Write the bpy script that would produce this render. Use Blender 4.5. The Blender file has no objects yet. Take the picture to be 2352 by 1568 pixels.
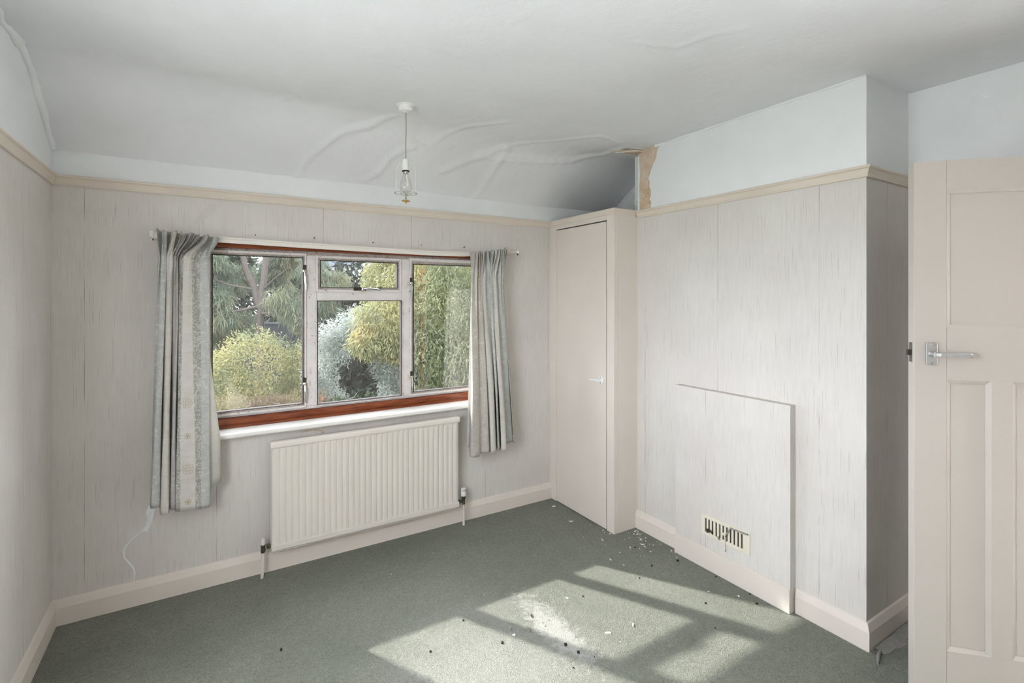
import bpy, math, random
import numpy as np
from mathutils import Vector

random.seed(7)
rng = np.random.default_rng(11)
scene = bpy.context.scene
col = scene.collection

# ------------------------------------------------------------------ camera
YAW = math.radians(31.5365)
cam_d = bpy.data.cameras.new('camera')
cam_d.sensor_width = 36.0
cam_d.lens = 1147.2 / 2352 * 36
cam_d.shift_y = -(784 - 682) / 2352
cam_d.clip_start = 0.05
cam_d.clip_end = 200
cam = bpy.data.objects.new('camera', cam_d)
cam.location = (0, 0, 1.5)
cam.rotation_euler = (math.pi / 2, 0, -YAW)
col.objects.link(cam)
scene.camera = cam

# ------------------------------------------------------------------ world, sun, added fill lamps, exposure
world = bpy.data.worlds.new('sky')
scene.world = world
world.use_nodes = True
wn = world.node_tree
wn.nodes['Background'].inputs[0].default_value = (0.87, 0.915, 1.0, 1)
wn.nodes['Background'].inputs[1].default_value = 9.0

sun_d = bpy.data.lights.new('sun', 'SUN')
sun_d.energy = 7.2
sun_d.angle = math.radians(1.1)
sun_d.color = (1.0, 0.97, 0.92)
sun = bpy.data.objects.new('sun', sun_d)
sun.rotation_euler = Vector((0.60, -1.07, -1.0)).to_track_quat('-Z', 'Y').to_euler()
sun.location = (-5, 12, 10)
col.objects.link(sun)

# added fill lamp, set in a made-up left-wall window out of view
fill_d = bpy.data.lights.new('left_fill_lamp', 'AREA')
fill_d.shape = 'RECTANGLE'
fill_d.size = 1.36
fill_d.size_y = 1.16
fill_d.energy = 30.0
fill_d.color = (0.91, 0.94, 1.0)
fill_lamp = bpy.data.objects.new('left_fill_lamp', fill_d)
fill_lamp.location = (-0.675, 0.90, 1.45)
fill_lamp.rotation_euler = Vector((1, 0, 0)).to_track_quat('-Z', 'Z').to_euler()
col.objects.link(fill_lamp)

# added fill lamp on the unseen landing, brightening the room through the doorway
lnd_d = bpy.data.lights.new('landing_fill_lamp', 'AREA')
lnd_d.shape = 'RECTANGLE'
lnd_d.size = 0.9
lnd_d.size_y = 1.5
lnd_d.energy = 165.0
lnd_d.color = (0.90, 0.94, 1.0)
lnd = bpy.data.objects.new('landing_fill_lamp', lnd_d)
lnd.location = (3.86, -0.11, 1.35)
lnd.rotation_euler = Vector((-1, 0, 0)).to_track_quat('-Z', 'Z').to_euler()
col.objects.link(lnd)

scene.view_settings.view_transform = 'Standard'
scene.view_settings.look = 'None'
scene.view_settings.gamma = 1.0
scene.view_settings.exposure = 0.29
scene.view_settings.use_curve_mapping = False
scene.cycles.max_bounces = 8
scene.cycles.diffuse_bounces = 5
scene.cycles.transparent_max_bounces = 12
scene.cycles.glossy_bounces = 3
scene.cycles.transmission_bounces = 4
scene.cycles.caustics_reflective = False
scene.cycles.caustics_refractive = False
scene.cycles.use_adaptive_sampling = True
scene.cycles.adaptive_threshold = 0.15
scene.cycles.adaptive_min_samples = 16
scene.cycles.sample_clamp_indirect = 6.0
scene.cycles.use_denoising = True


# ------------------------------------------------------------------ materials
def lin(c):
    return tuple(((x / 255) / 12.92 if x / 255 <= 0.04045 else ((x / 255 + 0.055) / 1.055) ** 2.4) for x in c) + (1,)


class NT:
    """Tiny helper for building node materials."""
    def __init__(s, name, rough=0.6):
        s.m = bpy.data.materials.new(name)
        s.m.use_nodes = True
        s.t = s.m.node_tree
        s.bsdf = s.t.nodes['Principled BSDF']
        s.bsdf.inputs['Roughness'].default_value = rough
        s.bsdf.inputs['Specular IOR Level'].default_value = 0.3
        s.out = s.t.nodes['Material Output']

    def n(s, kind, **kw):
        nd = s.t.nodes.new(kind)
        for k, v in kw.items():
            if k in nd.inputs.keys():
                s.put(nd.inputs[k], v)
            else:
                setattr(nd, k, v)
        return nd

    def put(s, inp, v):
        if isinstance(v, bpy.types.NodeSocket):
            s.t.links.new(v, inp)
        else:
            inp.default_value = v

    def pos(s):
        return s.n('ShaderNodeNewGeometry').outputs['Position']

    def sep(s, v):
        return s.n('ShaderNodeSeparateXYZ', Vector=v).outputs

    def vec(s, x, y, z):
        nd = s.n('ShaderNodeCombineXYZ')
        for i, v in zip(('X', 'Y', 'Z'), (x, y, z)):
            s.put(nd.inputs[i], v)
        return nd.outputs[0]

    def math(s, op, a, b=0.0, c=0.0, clamp=False):
        nd = s.t.nodes.new('ShaderNodeMath')
        nd.operation = op
        nd.use_clamp = clamp
        s.put(nd.inputs[0], a)
        s.put(nd.inputs[1], b)
        s.put(nd.inputs[2], c)
        return nd.outputs[0]

    def noise(s, vec, scale=5, detail=3, rough=0.5, dist=0.0):
        nd = s.n('ShaderNodeTexNoise', Vector=vec, Scale=scale, Detail=detail, Roughness=rough, Distortion=dist)
        return nd.outputs[0]

    def ramp(s, fac, lo, hi, a=0.0, b=1.0):
        nd = s.t.nodes.new('ShaderNodeMapRange')
        nd.clamp = True
        s.put(nd.inputs[0], fac)
        for i, v in zip((1, 2, 3, 4), (lo, hi, a, b)):
            s.put(nd.inputs[i], v)
        return nd.outputs[0]

    def mix(s, fac, a, b, blend='MIX'):
        nd = s.t.nodes.new('ShaderNodeMix')
        nd.data_type = 'RGBA'
        nd.blend_type = blend
        s.put(nd.inputs[0], fac)
        s.put(nd.inputs[6], a)
        s.put(nd.inputs[7], b)
        return nd.outputs[2]

    def color(s, c):
        s.put(s.bsdf.inputs['Base Color'], c)

    def bump(s, h, strength=0.3, dist=0.002):
        nd = s.n('ShaderNodeBump', Height=h, Strength=strength, Distance=dist)
        s.t.links.new(nd.outputs[0], s.bsdf.inputs['Normal'])
        return nd.outputs[0]


def paint(name, rgb, rough=0.5, mottle=0.05, scale=6, bump=0.0, bscale=60, dirt=None, dirt_lo=0.6, dirt_hi=0.72, dscale=30, spec=0.3):
    k = NT(name, rough)
    k.bsdf.inputs['Specular IOR Level'].default_value = spec
    p = k.pos()
    c = lin(rgb)
    dark = tuple(x * (1 - mottle * 2) for x in c[:3]) + (1,)
    o = k.mix(k.ramp(k.noise(p, scale, 4), 0.3, 0.7), dark, c)
    if dirt:
        o = k.mix(k.ramp(k.noise(p, dscale, 6, 0.65), dirt_lo, dirt_hi), o, lin(dirt))
    k.color(o)
    if bump:
        k.bump(k.noise(p, bscale, 4), bump, 0.003)
    return k.m


def metal(name, rgb, rough=0.25):
    k = NT(name, rough)
    k.bsdf.inputs['Metallic'].default_value = 1.0
    p = k.pos()
    c = lin(rgb)
    k.color(k.mix(k.noise(p, 80, 3), tuple(x * 0.8 for x in c[:3]) + (1,), c))
    return k.m


def wallpaper():
    k = NT('cream_textured_wallpaper', 0.75)
    k.bsdf.inputs['Specular IOR Level'].default_value = 0.2
    s = k.sep(k.pos())
    t = k.math('ADD', s[0], s[1])
    z = s[2]
    fine = k.noise(k.vec(k.math('MULTIPLY', t, 640), 0, k.math('MULTIPLY', z, 10)), 1, 3, 0.6)
    mid = k.noise(k.vec(k.math('MULTIPLY', t, 60), 3, k.math('MULTIPLY', z, 6)), 1, 4, 0.6)
    big = k.noise(k.vec(k.math('MULTIPLY', t, 2.5), 7, k.math('MULTIPLY', z, 2.0)), 1, 3)
    dash = k.noise(k.vec(k.math('MULTIPLY', t, 420), 11, k.math('MULTIPLY', z, 4.5)), 1, 2, 0.55)
    base = k.mix(k.ramp(big, 0.3, 0.7), lin((207, 201, 195)), lin((216, 212, 205)))
    base = k.mix(k.ramp(mid, 0.35, 0.65, 0.0, 0.18), base, lin((190, 184, 180)))
    base = k.mix(k.ramp(fine, 0.52, 0.68, 0.0, 0.24), base, lin((238, 236, 231)))
    base = k.mix(k.ramp(dash, 0.64, 0.685, 0.0, 0.52), base, lin((138, 123, 110)))
    # seams between the rolls (0.533 m wide)
    fr = k.math('FRACT', k.math('DIVIDE', k.math('ADD', t, 0.483 - 3.041 + 5.33), 0.533))
    edge = k.math('ABSOLUTE', k.math('SUBTRACT', fr, 0.5))
    seam = k.ramp(edge, 0.4965, 0.4985)
    brk = k.ramp(k.noise(k.vec(k.math('MULTIPLY', t, 2), 5, k.math('MULTIPLY', z, 5)), 1, 3), 0.42, 0.60)
    base = k.mix(k.math('MULTIPLY', seam, k.math('MULTIPLY', brk, 0.6)), base, lin((112, 94, 82)))
    k.color(base)
    k.bump(k.math('ADD', k.math('MULTIPLY', fine, 0.6), dash), 0.25, 0.0012)
    return k.m


def carpet():
    k = NT('sage_green_carpet', 0.95)
    k.bsdf.inputs['Specular IOR Level'].default_value = 0.05
    p = k.pos()
    s = k.sep(p)
    tuft = k.noise(p, 78, 3, 0.6, 1.8)
    tuft2 = k.noise(p, 300, 2, 0.5)
    wear = k.noise(p, 1.7, 4, 0.55)
    base = k.mix(k.ramp(wear, 0.35, 0.65), lin((146, 148, 136)), lin((164, 165, 154)))
    base = k.mix(k.ramp(tuft, 0.36, 0.66, 0.6, 0.0), base, lin((98, 106, 96)))
    base = k.mix(k.ramp(tuft2, 0.45, 0.7, 0.0, 0.40), base, lin((196, 200, 186)))
    # plaster dust trodden into the pile, a streak on the floor with its own outline
    cx, cy = 1.345, 1.83
    dx = k.math('DIVIDE', k.math('SUBTRACT', s[0], cx), 0.10)
    dy = k.math('DIVIDE', k.math('SUBTRACT', s[1], cy), 0.34)
    r = k.math('SQRT', k.math('ADD', k.math('MULTIPLY', dx, dx), k.math('MULTIPLY', dy, dy)))
    r = k.math('ADD', r, k.math('MULTIPLY', k.math('SUBTRACT', k.noise(p, 28, 6, 0.75), 0.5), 2.4))
    d1 = k.ramp(r, 0.35, 1.0, 0.8, 0.0)
    ex = k.math('DIVIDE', k.math('SUBTRACT', s[0], 1.0), 0.5)
    ey = k.math('DIVIDE', k.math('SUBTRACT', s[1], 1.75), 0.42)
    q = k.math('SQRT', k.math('ADD', k.math('MULTIPLY', ex, ex), k.math('MULTIPLY', ey, ey)))
    q = k.math('ADD', q, k.math('MULTIPLY', k.math('SUBTRACT', k.noise(p, 7, 5, 0.7), 0.5), 1.4))
    d2 = k.ramp(q, 0.2, 1.2, 0.30, 0.0)
    base = k.mix(k.math('MAXIMUM', d1, d2), base, lin((205, 205, 198)))
    k.color(base)
    k.bump(k.math('ADD', tuft, k.math('MULTIPLY', tuft2, 0.6)), 1.0, 0.012)
    return k.m


def plaster(name, rgb, scale=3, bump=0.25):
    k = NT(name, 0.85)
    k.bsdf.inputs['Specular IOR Level'].default_value = 0.1
    p = k.pos()
    c = lin(rgb)
    a = k.mix(k.ramp(k.noise(p, scale, 5, 0.6), 0.3, 0.7), tuple(x * 0.93 for x in c[:3]) + (1,), c)
    k.color(a)
    k.bump(k.math('ADD', k.noise(p, 9, 5, 0.55), k.math('MULTIPLY', k.noise(p, 140, 3), 0.15)), bump, 0.012)
    return k.m


def raw_plaster():
    k = NT('exposed_brown_plaster', 0.95)
    p = k.pos()
    a = k.mix(k.ramp(k.noise(p, 14, 5, 0.65), 0.35, 0.65), lin((204, 178, 148)), lin((222, 208, 190)))
    a = k.mix(k.ramp(k.noise(p, 45, 5, 0.7), 0.60, 0.72, 0, 0.5), a, lin((168, 130, 94)))
    k.color(a)
    k.bump(k.noise(p, 60, 6, 0.7), 0.6, 0.006)
    return k.m


def timber():
    k = NT('red_brown_varnished_timber', 0.24)
    k.bsdf.inputs['Specular IOR Level'].default_value = 0.5
    s = k.sep(k.pos())
    g = k.noise(k.vec(k.math('MULTIPLY', s[0], 7), k.math('MULTIPLY', s[1], 90), k.math('MULTIPLY', s[2], 90)), 1, 5, 0.6)
    c = k.mix(k.ramp(g, 0.3, 0.7), lin((84, 33, 14)), lin((146, 76, 40)))
    k.color(c)
    k.bump(g, 0.1, 0.002)
    return k.m


def glass(name, tint=(1, 1, 1), refl=1.0):
    m = bpy.data.materials.new(name)
    m.use_nodes = True
    t = m.node_tree
    t.nodes.clear()
    out = t.nodes.new('ShaderNodeOutputMaterial')
    mix = t.nodes.new('ShaderNodeMixShader')
    tr = t.nodes.new('ShaderNodeBsdfTransparent')
    tr.inputs[0].default_value = tint + (1,)
    gl = t.nodes.new('ShaderNodeBsdfGlossy')
    gl.inputs['Roughness'].default_value = 0.02
    lw = t.nodes.new('ShaderNodeLayerWeight')
    lw.inputs[0].default_value = 0.5
    pw = t.nodes.new('ShaderNodeMath'); pw.operation = 'POWER'; pw.inputs[1].default_value = 4.0
    ml = t.nodes.new('ShaderNodeMath'); ml.operation = 'MULTIPLY_ADD'; ml.inputs[1].default_value = 0.8 * refl; ml.inputs[2].default_value = 0.045 * refl
    t.links.new(lw.outputs['Facing'], pw.inputs[0])
    t.links.new(pw.outputs[0], ml.inputs[0])
    t.links.new(ml.outputs[0], mix.inputs[0])
    t.links.new(tr.outputs[0], mix.inputs[1])
    t.links.new(gl.outputs[0], mix.inputs[2])
    t.links.new(mix.outputs[0], out.inputs[0])
    return m


def cloth(name, base, line=None, kind=None, alt=None, trans=0.25):
    """Curtain fabric: base weave, an optional woven scroll or marbled pattern, some light let through."""
    k = NT(name, 0.8)
    k.bsdf.inputs['Specular IOR Level'].default_value = 0.15
    p = k.pos()
    s = k.sep(p)
    v = k.vec(s[0], k.math('MULTIPLY', s[1], 0.6), s[2])
    c = k.mix(k.ramp(k.noise(v, 25, 3), 0.3, 0.7), tuple(x * 0.9 for x in lin(base)[:3]) + (1,), lin(base))
    if kind == 'scroll':
        f = k.math('ABSOLUTE', k.math('SUBTRACT', k.noise(v, 34, 2, 0.5, 2.2), 0.5))
        m = k.math('MAXIMUM', k.ramp(f, 0.02, 0.05, 0.85, 0.0), k.ramp(k.noise(v, 75, 1, 0.4, 1.0), 0.58, 0.66, 0.0, 0.7))
        c = k.mix(m, c, lin(line))
    if kind == 'vine':
        f = k.math('ABSOLUTE', k.math('SUBTRACT', k.noise(v, 15, 1, 0.4, 1.6), 0.5))
        m = k.ramp(f, 0.006, 0.018, 0.95, 0.0)
        c = k.mix(m, c, lin(line))
    if kind == 'marble':
        n2 = k.noise(v, 14, 5, 0.6, 1.5)
        c = k.mix(k.ramp(n2, 0.35, 0.65), lin(alt), c)
        m = k.ramp(k.math('ABSOLUTE', k.math('SUBTRACT', k.noise(v, 9, 2, 0.5, 2.5), 0.5)), 0.008, 0.025, 0.7, 0.0)
        c = k.mix(m, c, lin(line))
    if kind == 'stripe':
        st = k.noise(k.vec(k.math('MULTIPLY', s[0], 12), 0, k.math('MULTIPLY', s[2], 120)), 1, 2)
        c = k.mix(k.ramp(st, 0.45, 0.7, 0, 0.3), c, lin(line))
    k.color(c)
    k.bump(k.noise(p, 700, 2), 0.15, 0.001)
    t = k.t
    tl = t.nodes.new('ShaderNodeBsdfTranslucent')
    t.links.new(c, tl.inputs[0])
    mx = t.nodes.new('ShaderNodeMixShader')
    mx.inputs[0].default_value = trans
    t.links.new(k.bsdf.outputs[0], mx.inputs[1])
    t.links.new(tl.outputs[0], mx.inputs[2])
    t.links.new(mx.outputs[0], k.out.inputs[0])
    return k.m


def leaf(name, c1, c2, c3, scale=6, trans=0.45, rough=0.55):
    """Leaves vary leaf by leaf in hue; light passes through them."""
    k = NT(name, rough)
    k.bsdf.inputs['Specular IOR Level'].default_value = 0.25
    p = k.pos()
    def lc(c):
        l = lin(c)
        g = 0.3 * l[0] + 0.55 * l[1] + 0.15 * l[2]
        return tuple((x * 0.72 + g * 0.28) * 0.92 for x in l[:3]) + (1,)
    a = k.mix(k.ramp(k.noise(p, scale * 6, 2), 0.35, 0.65), lc(c1), lc(c2))
    a = k.mix(k.ramp(k.noise(p, scale * 0.35, 3), 0.45, 0.65), a, lc(c3))
    k.color(a)
    t = k.t
    tl = t.nodes.new('ShaderNodeBsdfTranslucent')
    t.links.new(a, tl.inputs[0])
    mx = t.nodes.new('ShaderNodeMixShader')
    mx.inputs[0].default_value = trans
    t.links.new(k.bsdf.outputs[0], mx.inputs[1])
    t.links.new(tl.outputs[0], mx.inputs[2])
    t.links.new(mx.outputs[0], k.out.inputs[0])
    return k.m


M = dict(
    paper=wallpaper(), carpet=carpet(),
    ceil=plaster('white_ceiling_paint', (237, 238, 240), 2.0, 0.35),
    white=plaster('white_wall_paint', (236, 238, 238), 2.5, 0.22),
    raw=raw_plaster(),
    cream=paint('cream_gloss_paint', (223, 214, 204), 0.38, 0.03, 3),
    rail=paint('buff_gloss_paint', (222, 211, 197), 0.38, 0.04, 3),
    door=paint('ivory_door_paint', (192, 185, 176), 0.42, 0.02, 2),
    rad=paint('radiator_enamel', (220, 213, 203), 0.42, 0.02, 3),
    frame=paint('weathered_white_paint', (226, 220, 216), 0.55, 0.06, 12, 0.3, 90, (120, 104, 94), 0.60, 0.72, 45),
    worn=paint('flaking_window_paint', (198, 186, 178), 0.7, 0.12, 25, 0.5, 120, (112, 92, 78), 0.54, 0.66, 110),
    putty=paint('dark_glazing_edge', (64, 56, 52), 0.7, 0.1, 30),
    sill=paint('white_sill_paint', (236, 233, 226), 0.35, 0.03, 6, 0, 60, (178, 164, 150), 0.66, 0.74, 18),
    timber=timber(),
    plastic=paint('white_plastic', (232, 232, 228), 0.4, 0.02, 5),
    track=paint('aged_white_track', (226, 221, 212), 0.4, 0.03, 5),
    dark=paint('gap_shade', (24, 22, 20), 0.9, 0.05, 5),
    alu=metal('satin_aluminium', (206, 206, 206), 0.42),
    chrome=metal('chrome_plate', (200, 200, 198), 0.15),
    brass=metal('tarnished_valve_brass', (120, 122, 112), 0.3),
    iron=paint('dark_iron', (62, 55, 50), 0.5, 0.1, 30),
    ring=paint('brass_finial', (196, 160, 90), 0.35, 0.05, 20),
    cord=paint('cream_flex', (178, 174, 160), 0.6, 0.05, 20),
    vent=paint('ivory_vent_plate', (222, 216, 198), 0.45, 0.03, 5),
    grey=paint('grey_fluff', (150, 148, 142), 0.95, 0.1, 60),
    brick=paint('outer_render', (190, 186, 178), 0.9, 0.08, 10),
    flake_w=paint('white_plaster_flake', (236, 234, 228), 0.8, 0.04, 60),
    flake_p=paint('cream_paint_chip', (226, 204, 184), 0.7, 0.05, 60),
    flake_d=paint('dark_mortar_crumb', (58, 52, 48), 0.9, 0.1, 60),
    glass=glass('window_glass', (1, 1, 1), 1.7),
    bulb=glass('bulb_glass', (0.97, 0.965, 0.94), 1.6),
    clear=glass('clear_plastic_ring', (0.93, 0.95, 0.93), 2.0),
    c_cream=cloth('curtain_cream_panel', (226, 222, 214), (196, 191, 182), 'stripe', trans=0.22),
    c_grey=cloth('curtain_grey_scroll', (174, 172, 165), (220, 217, 208), 'scroll', trans=0.22),
    c_beige=cloth('curtain_beige_vine', (210, 203, 194), (230, 224, 212), 'vine', trans=0.3),
    c_blue=cloth('curtain_blue_marble', (212, 212, 206), (228, 226, 218), 'marble', (194, 198, 193), trans=0.25),
    c_pale=cloth('curtain_pale_lilac', (200, 196, 193), (214, 208, 200), 'vine', trans=0.22),
    c_line=cloth('curtain_lining', (224, 221, 212), None, None, trans=0.4),
    thread=paint('gold_embroidery_thread', (184, 162, 132), 0.6, 0.08, 60),
)


# ------------------------------------------------------------------ mesh helpers
class MB:
    def __init__(s):
        s.v, s.f, s.mi = [], [], []

    def add(s, verts, faces, mi=0):
        o = len(s.v)
        s.v += [tuple(p) for p in verts]
        s.f += [tuple(i + o for i in f) for f in faces]
        s.mi += [mi] * len(faces) if isinstance(mi, int) else list(mi)
        return s

    def box(s, x0, x1, y0, y1, z0, z1, mi=0):
        """mi: one index or six for -x +x -y +y -z +z"""
        v = [(x0, y0, z0), (x1, y0, z0), (x1, y1, z0), (x0, y1, z0), (x0, y0, z1), (x1, y0, z1), (x1, y1, z1), (x0, y1, z1)]
        f = [(0, 4, 7, 3), (1, 2, 6, 5), (0, 1, 5, 4), (3, 7, 6, 2), (0, 3, 2, 1), (4, 5, 6, 7)]
        return s.add(v, f, mi if isinstance(mi, int) else list(mi))

    def prism(s, poly, to3, lo, hi, mi=0):
        """poly of (a, b); to3(a, b, h) -> point; extruded from h=lo to hi"""
        n = len(poly)
        v = [to3(a, b, lo) for a, b in poly] + [to3(a, b, hi) for a, b in poly]
        f = [tuple(range(n - 1, -1, -1)), tuple(range(n, 2 * n))]
        f += [(i, (i + 1) % n, n + (i + 1) % n, n + i) for i in range(n)]
        return s.add(v, f, mi)

    def tube(s, path, r, n=10, cap=True, mi=0):
        path = [Vector(p) for p in path]
        rs = r if isinstance(r, (list, tuple)) else [r] * len(path)
        rings = []
        ref = None
        for i, p in enumerate(path):
            a = path[max(i - 1, 0)]
            b = path[min(i + 1, len(path) - 1)]
            d = (b - a).normalized()
            if ref is None:
                ref = Vector((0, 0, 1)) if abs(d.z) < 0.9 else Vector((1, 0, 0))
            x = d.cross(ref).normalized()
            y = d.cross(x).normalized()
            ref = x.cross(d).normalized() if x.length else ref
            rings.append([p + (x * math.cos(2 * math.pi * j / n) + y * math.sin(2 * math.pi * j / n)) * rs[i] for j in range(n)])
        v = [q for ring in rings for q in ring]
        f = []
        for i in range(len(path) - 1):
            for j in range(n):
                f.append((i * n + j, i * n + (j + 1) % n, (i + 1) * n + (j + 1) % n, (i + 1) * n + j))
        if cap:
            f.append(tuple(range(n)))
            f.append(tuple((len(path) - 1) * n + j for j in range(n - 1, -1, -1)))
        return s.add(v, f, mi)

    def lathe(s, prof, c, n=24, axis=(0, 0, 1), mi=0):
        """prof of (r, h) along axis from centre c"""
        ax = Vector(axis).normalized()
        ref = Vector((1, 0, 0)) if abs(ax.x) < 0.9 else Vector((0, 1, 0))
        x = ax.cross(ref).normalized()
        y = ax.cross(x).normalized()
        c = Vector(c)
        v = []
        for r, h in prof:
            for j in range(n):
                a = 2 * math.pi * j / n
                v.append(c + ax * h + (x * math.cos(a) + y * math.sin(a)) * max(r, 1e-5))
        f = []
        for i in range(len(prof) - 1):
            for j in range(n):
                f.append((i * n + j, i * n + (j + 1) % n, (i + 1) * n + (j + 1) % n, (i + 1) * n + j))
        f.append(tuple(range(n)))
        f.append(tuple((len(prof) - 1) * n + j for j in range(n - 1, -1, -1)))
        return s.add(v, f, mi)

    def sweep(s, prof, p0, p1, out, up=(0, 0, 1), m0=0.0, m1=0.0, mi=0):
        """closed profile of (d, h): d along out, h along up, from p0 to p1; m0/m1: mitre (shift along run per d)"""
        p0, p1, out, up = Vector(p0), Vector(p1), Vector(out), Vector(up)
        run = (p1 - p0).normalized()
        n = len(prof)
        v = [p0 + out * d + up * h + run * (m0 * d) for d, h in prof] + [p1 + out * d + up * h + run * (m1 * d) for d, h in prof]
        f = [tuple(range(n)), tuple(range(2 * n - 1, n - 1, -1))]
        f += [(i, n + i, n + (i + 1) % n, (i + 1) % n) for i in range(n)]
        return s.add(v, f, mi)

    def build(s, name, mats, parent=None, smooth=False, bevel=0.0, seg=2):
        me = bpy.data.meshes.new(name)
        base = BASE.get(parent.name, Vector()) if parent else Vector()
        me.from_pydata([tuple(Vector(p) - base) for p in s.v], [], s.f)
        for m in (mats if isinstance(mats, (list, tuple)) else [mats]):
            me.materials.append(m)
        me.polygons.foreach_set('material_index', s.mi)
        if smooth:
            me.polygons.foreach_set('use_smooth', [True] * len(me.polygons))
        me.update()
        o = bpy.data.objects.new(name, me)
        col.objects.link(o)
        if parent:
            o.parent = parent
            BASE[o.name] = base
        if bevel:
            b = o.modifiers.new('bevel', 'BEVEL')
            b.width = bevel
            b.segments = seg
            b.limit_method = 'ANGLE'
            b.angle_limit = math.radians(40)
        if smooth:
            try:
                me.set_sharp_from_angle(angle=math.radians(40))
            except Exception:
                pass
        return o


BASE = {}


def tag(o, label, cat, group=None, kind=None):
    o['label'] = label
    o['category'] = cat
    if group:
        o['group'] = group
    if kind:
        o['kind'] = kind
    return o


def thing(name, loc, label, cat, group=None, kind=None):
    o = bpy.data.objects.new(name, None)
    o.empty_display_size = 0.1
    o.location = loc
    col.objects.link(o)
    BASE[o.name] = Vector(loc)
    return tag(o, label, cat, group, kind)


def struct(o, label, cat):
    return tag(o, label, cat, None, 'structure')


# ------------------------------------------------------------------ room dimensions
UL, VW, UC, VC, VK, UA = -0.598, 3.041, 2.405, 1.026, 2.352, 2.814
VB = -1.25          # wall behind the camera
UD = 2.66           # wall with the doorway, nearer than the alcove
ZR = 2.013          # underside of the picture rail
ZM = ZR + 0.024     # paper stops behind the rail
ZT = 2.56


def ceil_z(v):
    a = 2.45
    b = 2.174 - 0.66 * (v - VW)
    k = 0.06
    h = min(max(0.5 + 0.5 * (b - a) / k, 0.0), 1.0)
    return b + (a - b) * h - k * h * (1 - h)


# ------------------------------------------------------------------ setting: floor
mb = MB().box(UL - 0.1, UA + 0.1, VB - 0.1, VW + 0.1, -0.06, 0.0)
struct(mb.build('floor', M['carpet']), 'worn sage green carpet covering the whole floor', 'carpet')

# ------------------------------------------------------------------ setting: ceiling with its coved slope and wrinkled lining paper
ridges = [
    ([(-0.328, 2.138), (-0.14, 2.155), (-0.039, 2.083), (0.043, 1.978)], .003, .010),
    ([(0.143, 2.699), (0.202, 2.674), (0.254, 2.668), (0.291, 2.623), (0.363, 2.533)], .009, .011),
    ([(0.104, 2.707), (0.1, 2.747), (0.07, 2.786), (0.056, 2.825), (0.048, 2.91)], .009, .012),
    ([(-0.234, 3.013), (-0.219, 2.923), (-0.191, 2.854), (-0.157, 2.829), (-0.056, 2.781)], .008, .012),
    ([(0.445, 3.028), (0.468, 2.928), (0.547, 2.815), (0.617, 2.736), (0.752, 2.67), (0.841, 2.536)], .015, .018),
    ([(0.805, 3.008), (0.876, 2.957), (0.898, 2.89), (0.911, 2.841), (0.975, 2.771), (1.025, 2.749)], .015, .017),
    ([(1.573, 3.03), (1.585, 2.909), (1.593, 2.765), (1.614, 2.682)], .011, .022),
    ([(1.26, 2.877), (1.369, 2.794), (1.487, 2.728), (1.595, 2.651)], .012, .022),
    ([(0.979, 2.702), (1.127, 2.711), (1.178, 2.623), (1.262, 2.487), (1.395, 2.341)], .009, .020),
    ([(1.443, 2.742), (1.607, 2.74), (1.894, 2.712), (2.115, 2.673), (2.269, 2.545), (2.275, 2.354)], .012, .020),
    ([(1.592, 2.656), (1.824, 2.463), (2.002, 2.246), (2.192, 2.287)], .009, .018),
    ([(1.373, 1.347), (1.44, 1.317), (1.527, 1.283), (1.536, 1.217), (1.552, 1.161), (1.623, 1.063)], .006, .014),
    ([(0.911, 1.474), (0.932, 1.362), (0.968, 1.295)], .004, .012),
]
us = np.concatenate([np.arange(UL - 0.08, UA + 0.1, 0.016)])
vs = np.concatenate([np.arange(VB - 0.08, 0.9, 0.10), np.arange(0.9, VW + 0.08, 0.014)])
GU, GV = np.meshgrid(us, vs)
GZ = np.vectorize(ceil_z)(GV)
for pl, hh, ww in ridges:
    best = np.full(GU.shape, 9.0)
    for (a, b), (c, d) in zip(pl[:-1], pl[1:]):
        L2 = (c - a) ** 2 + (d - b) ** 2
        t = np.clip(((GU - a) * (c - a) + (GV - b) * (d - b)) / L2, 0, 1)
        wob = 0.006 * np.sin(GU * 90 + GV * 60)
        best = np.minimum(best, np.hypot(GU - a - t * (c - a) + wob, GV - b - t * (d - b) - wob))
    GZ -= hh * np.exp(-(best / ww) ** 2) - 0.35 * hh * np.exp(-(best / (ww * 3.2)) ** 2)
# the old lining sags a little between its fixings
GZ -= 0.006 * (np.sin(GU * 2.3 + 0.5) * np.sin(GV * 2.9 + 1.1))
GZ -= 0.0035 * np.sin(GU * 6.1 + GV * 1.7) * np.sin(GV * 7.3 - GU * 2.2) * (GV > 1.8)
nu, nv = len(us), len(vs)
verts = [(float(x), float(y), float(z)) for x, y, z in zip(GU.ravel(), GV.ravel(), GZ.ravel())]
faces = [(j * nu + i, (j + 1) * nu + i, (j + 1) * nu + i + 1, j * nu + i + 1) for j in range(nv - 1) for i in range(nu - 1)]
mb = MB().add(verts, faces)
ceiling = mb.build('ceiling', M['ceil'], smooth=True)
so = ceiling.modifiers.new('thick', 'SOLIDIFY')
so.thickness = 0.03
so.offset = -1
struct(ceiling, 'white papered ceiling, wrinkled, sloping down towards the window wall', 'ceiling')
# filler bead run along the joint of slope and left wall
pts, rad = [], []
v = 2.2
while v < VW - 0.01:
    pts.append((UL + 0.004 + 0.003 * math.sin(v * 31), v, ceil_z(v) - 0.004 + 0.003 * math.sin(v * 47)))
    rad.append(0.017 + 0.005 * math.sin(v * 23) + random.uniform(-.003, .003))
    v += 0.025
MB().tube(pts, rad, 10).build('filler_bead', M['white'], ceiling, True)
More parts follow.
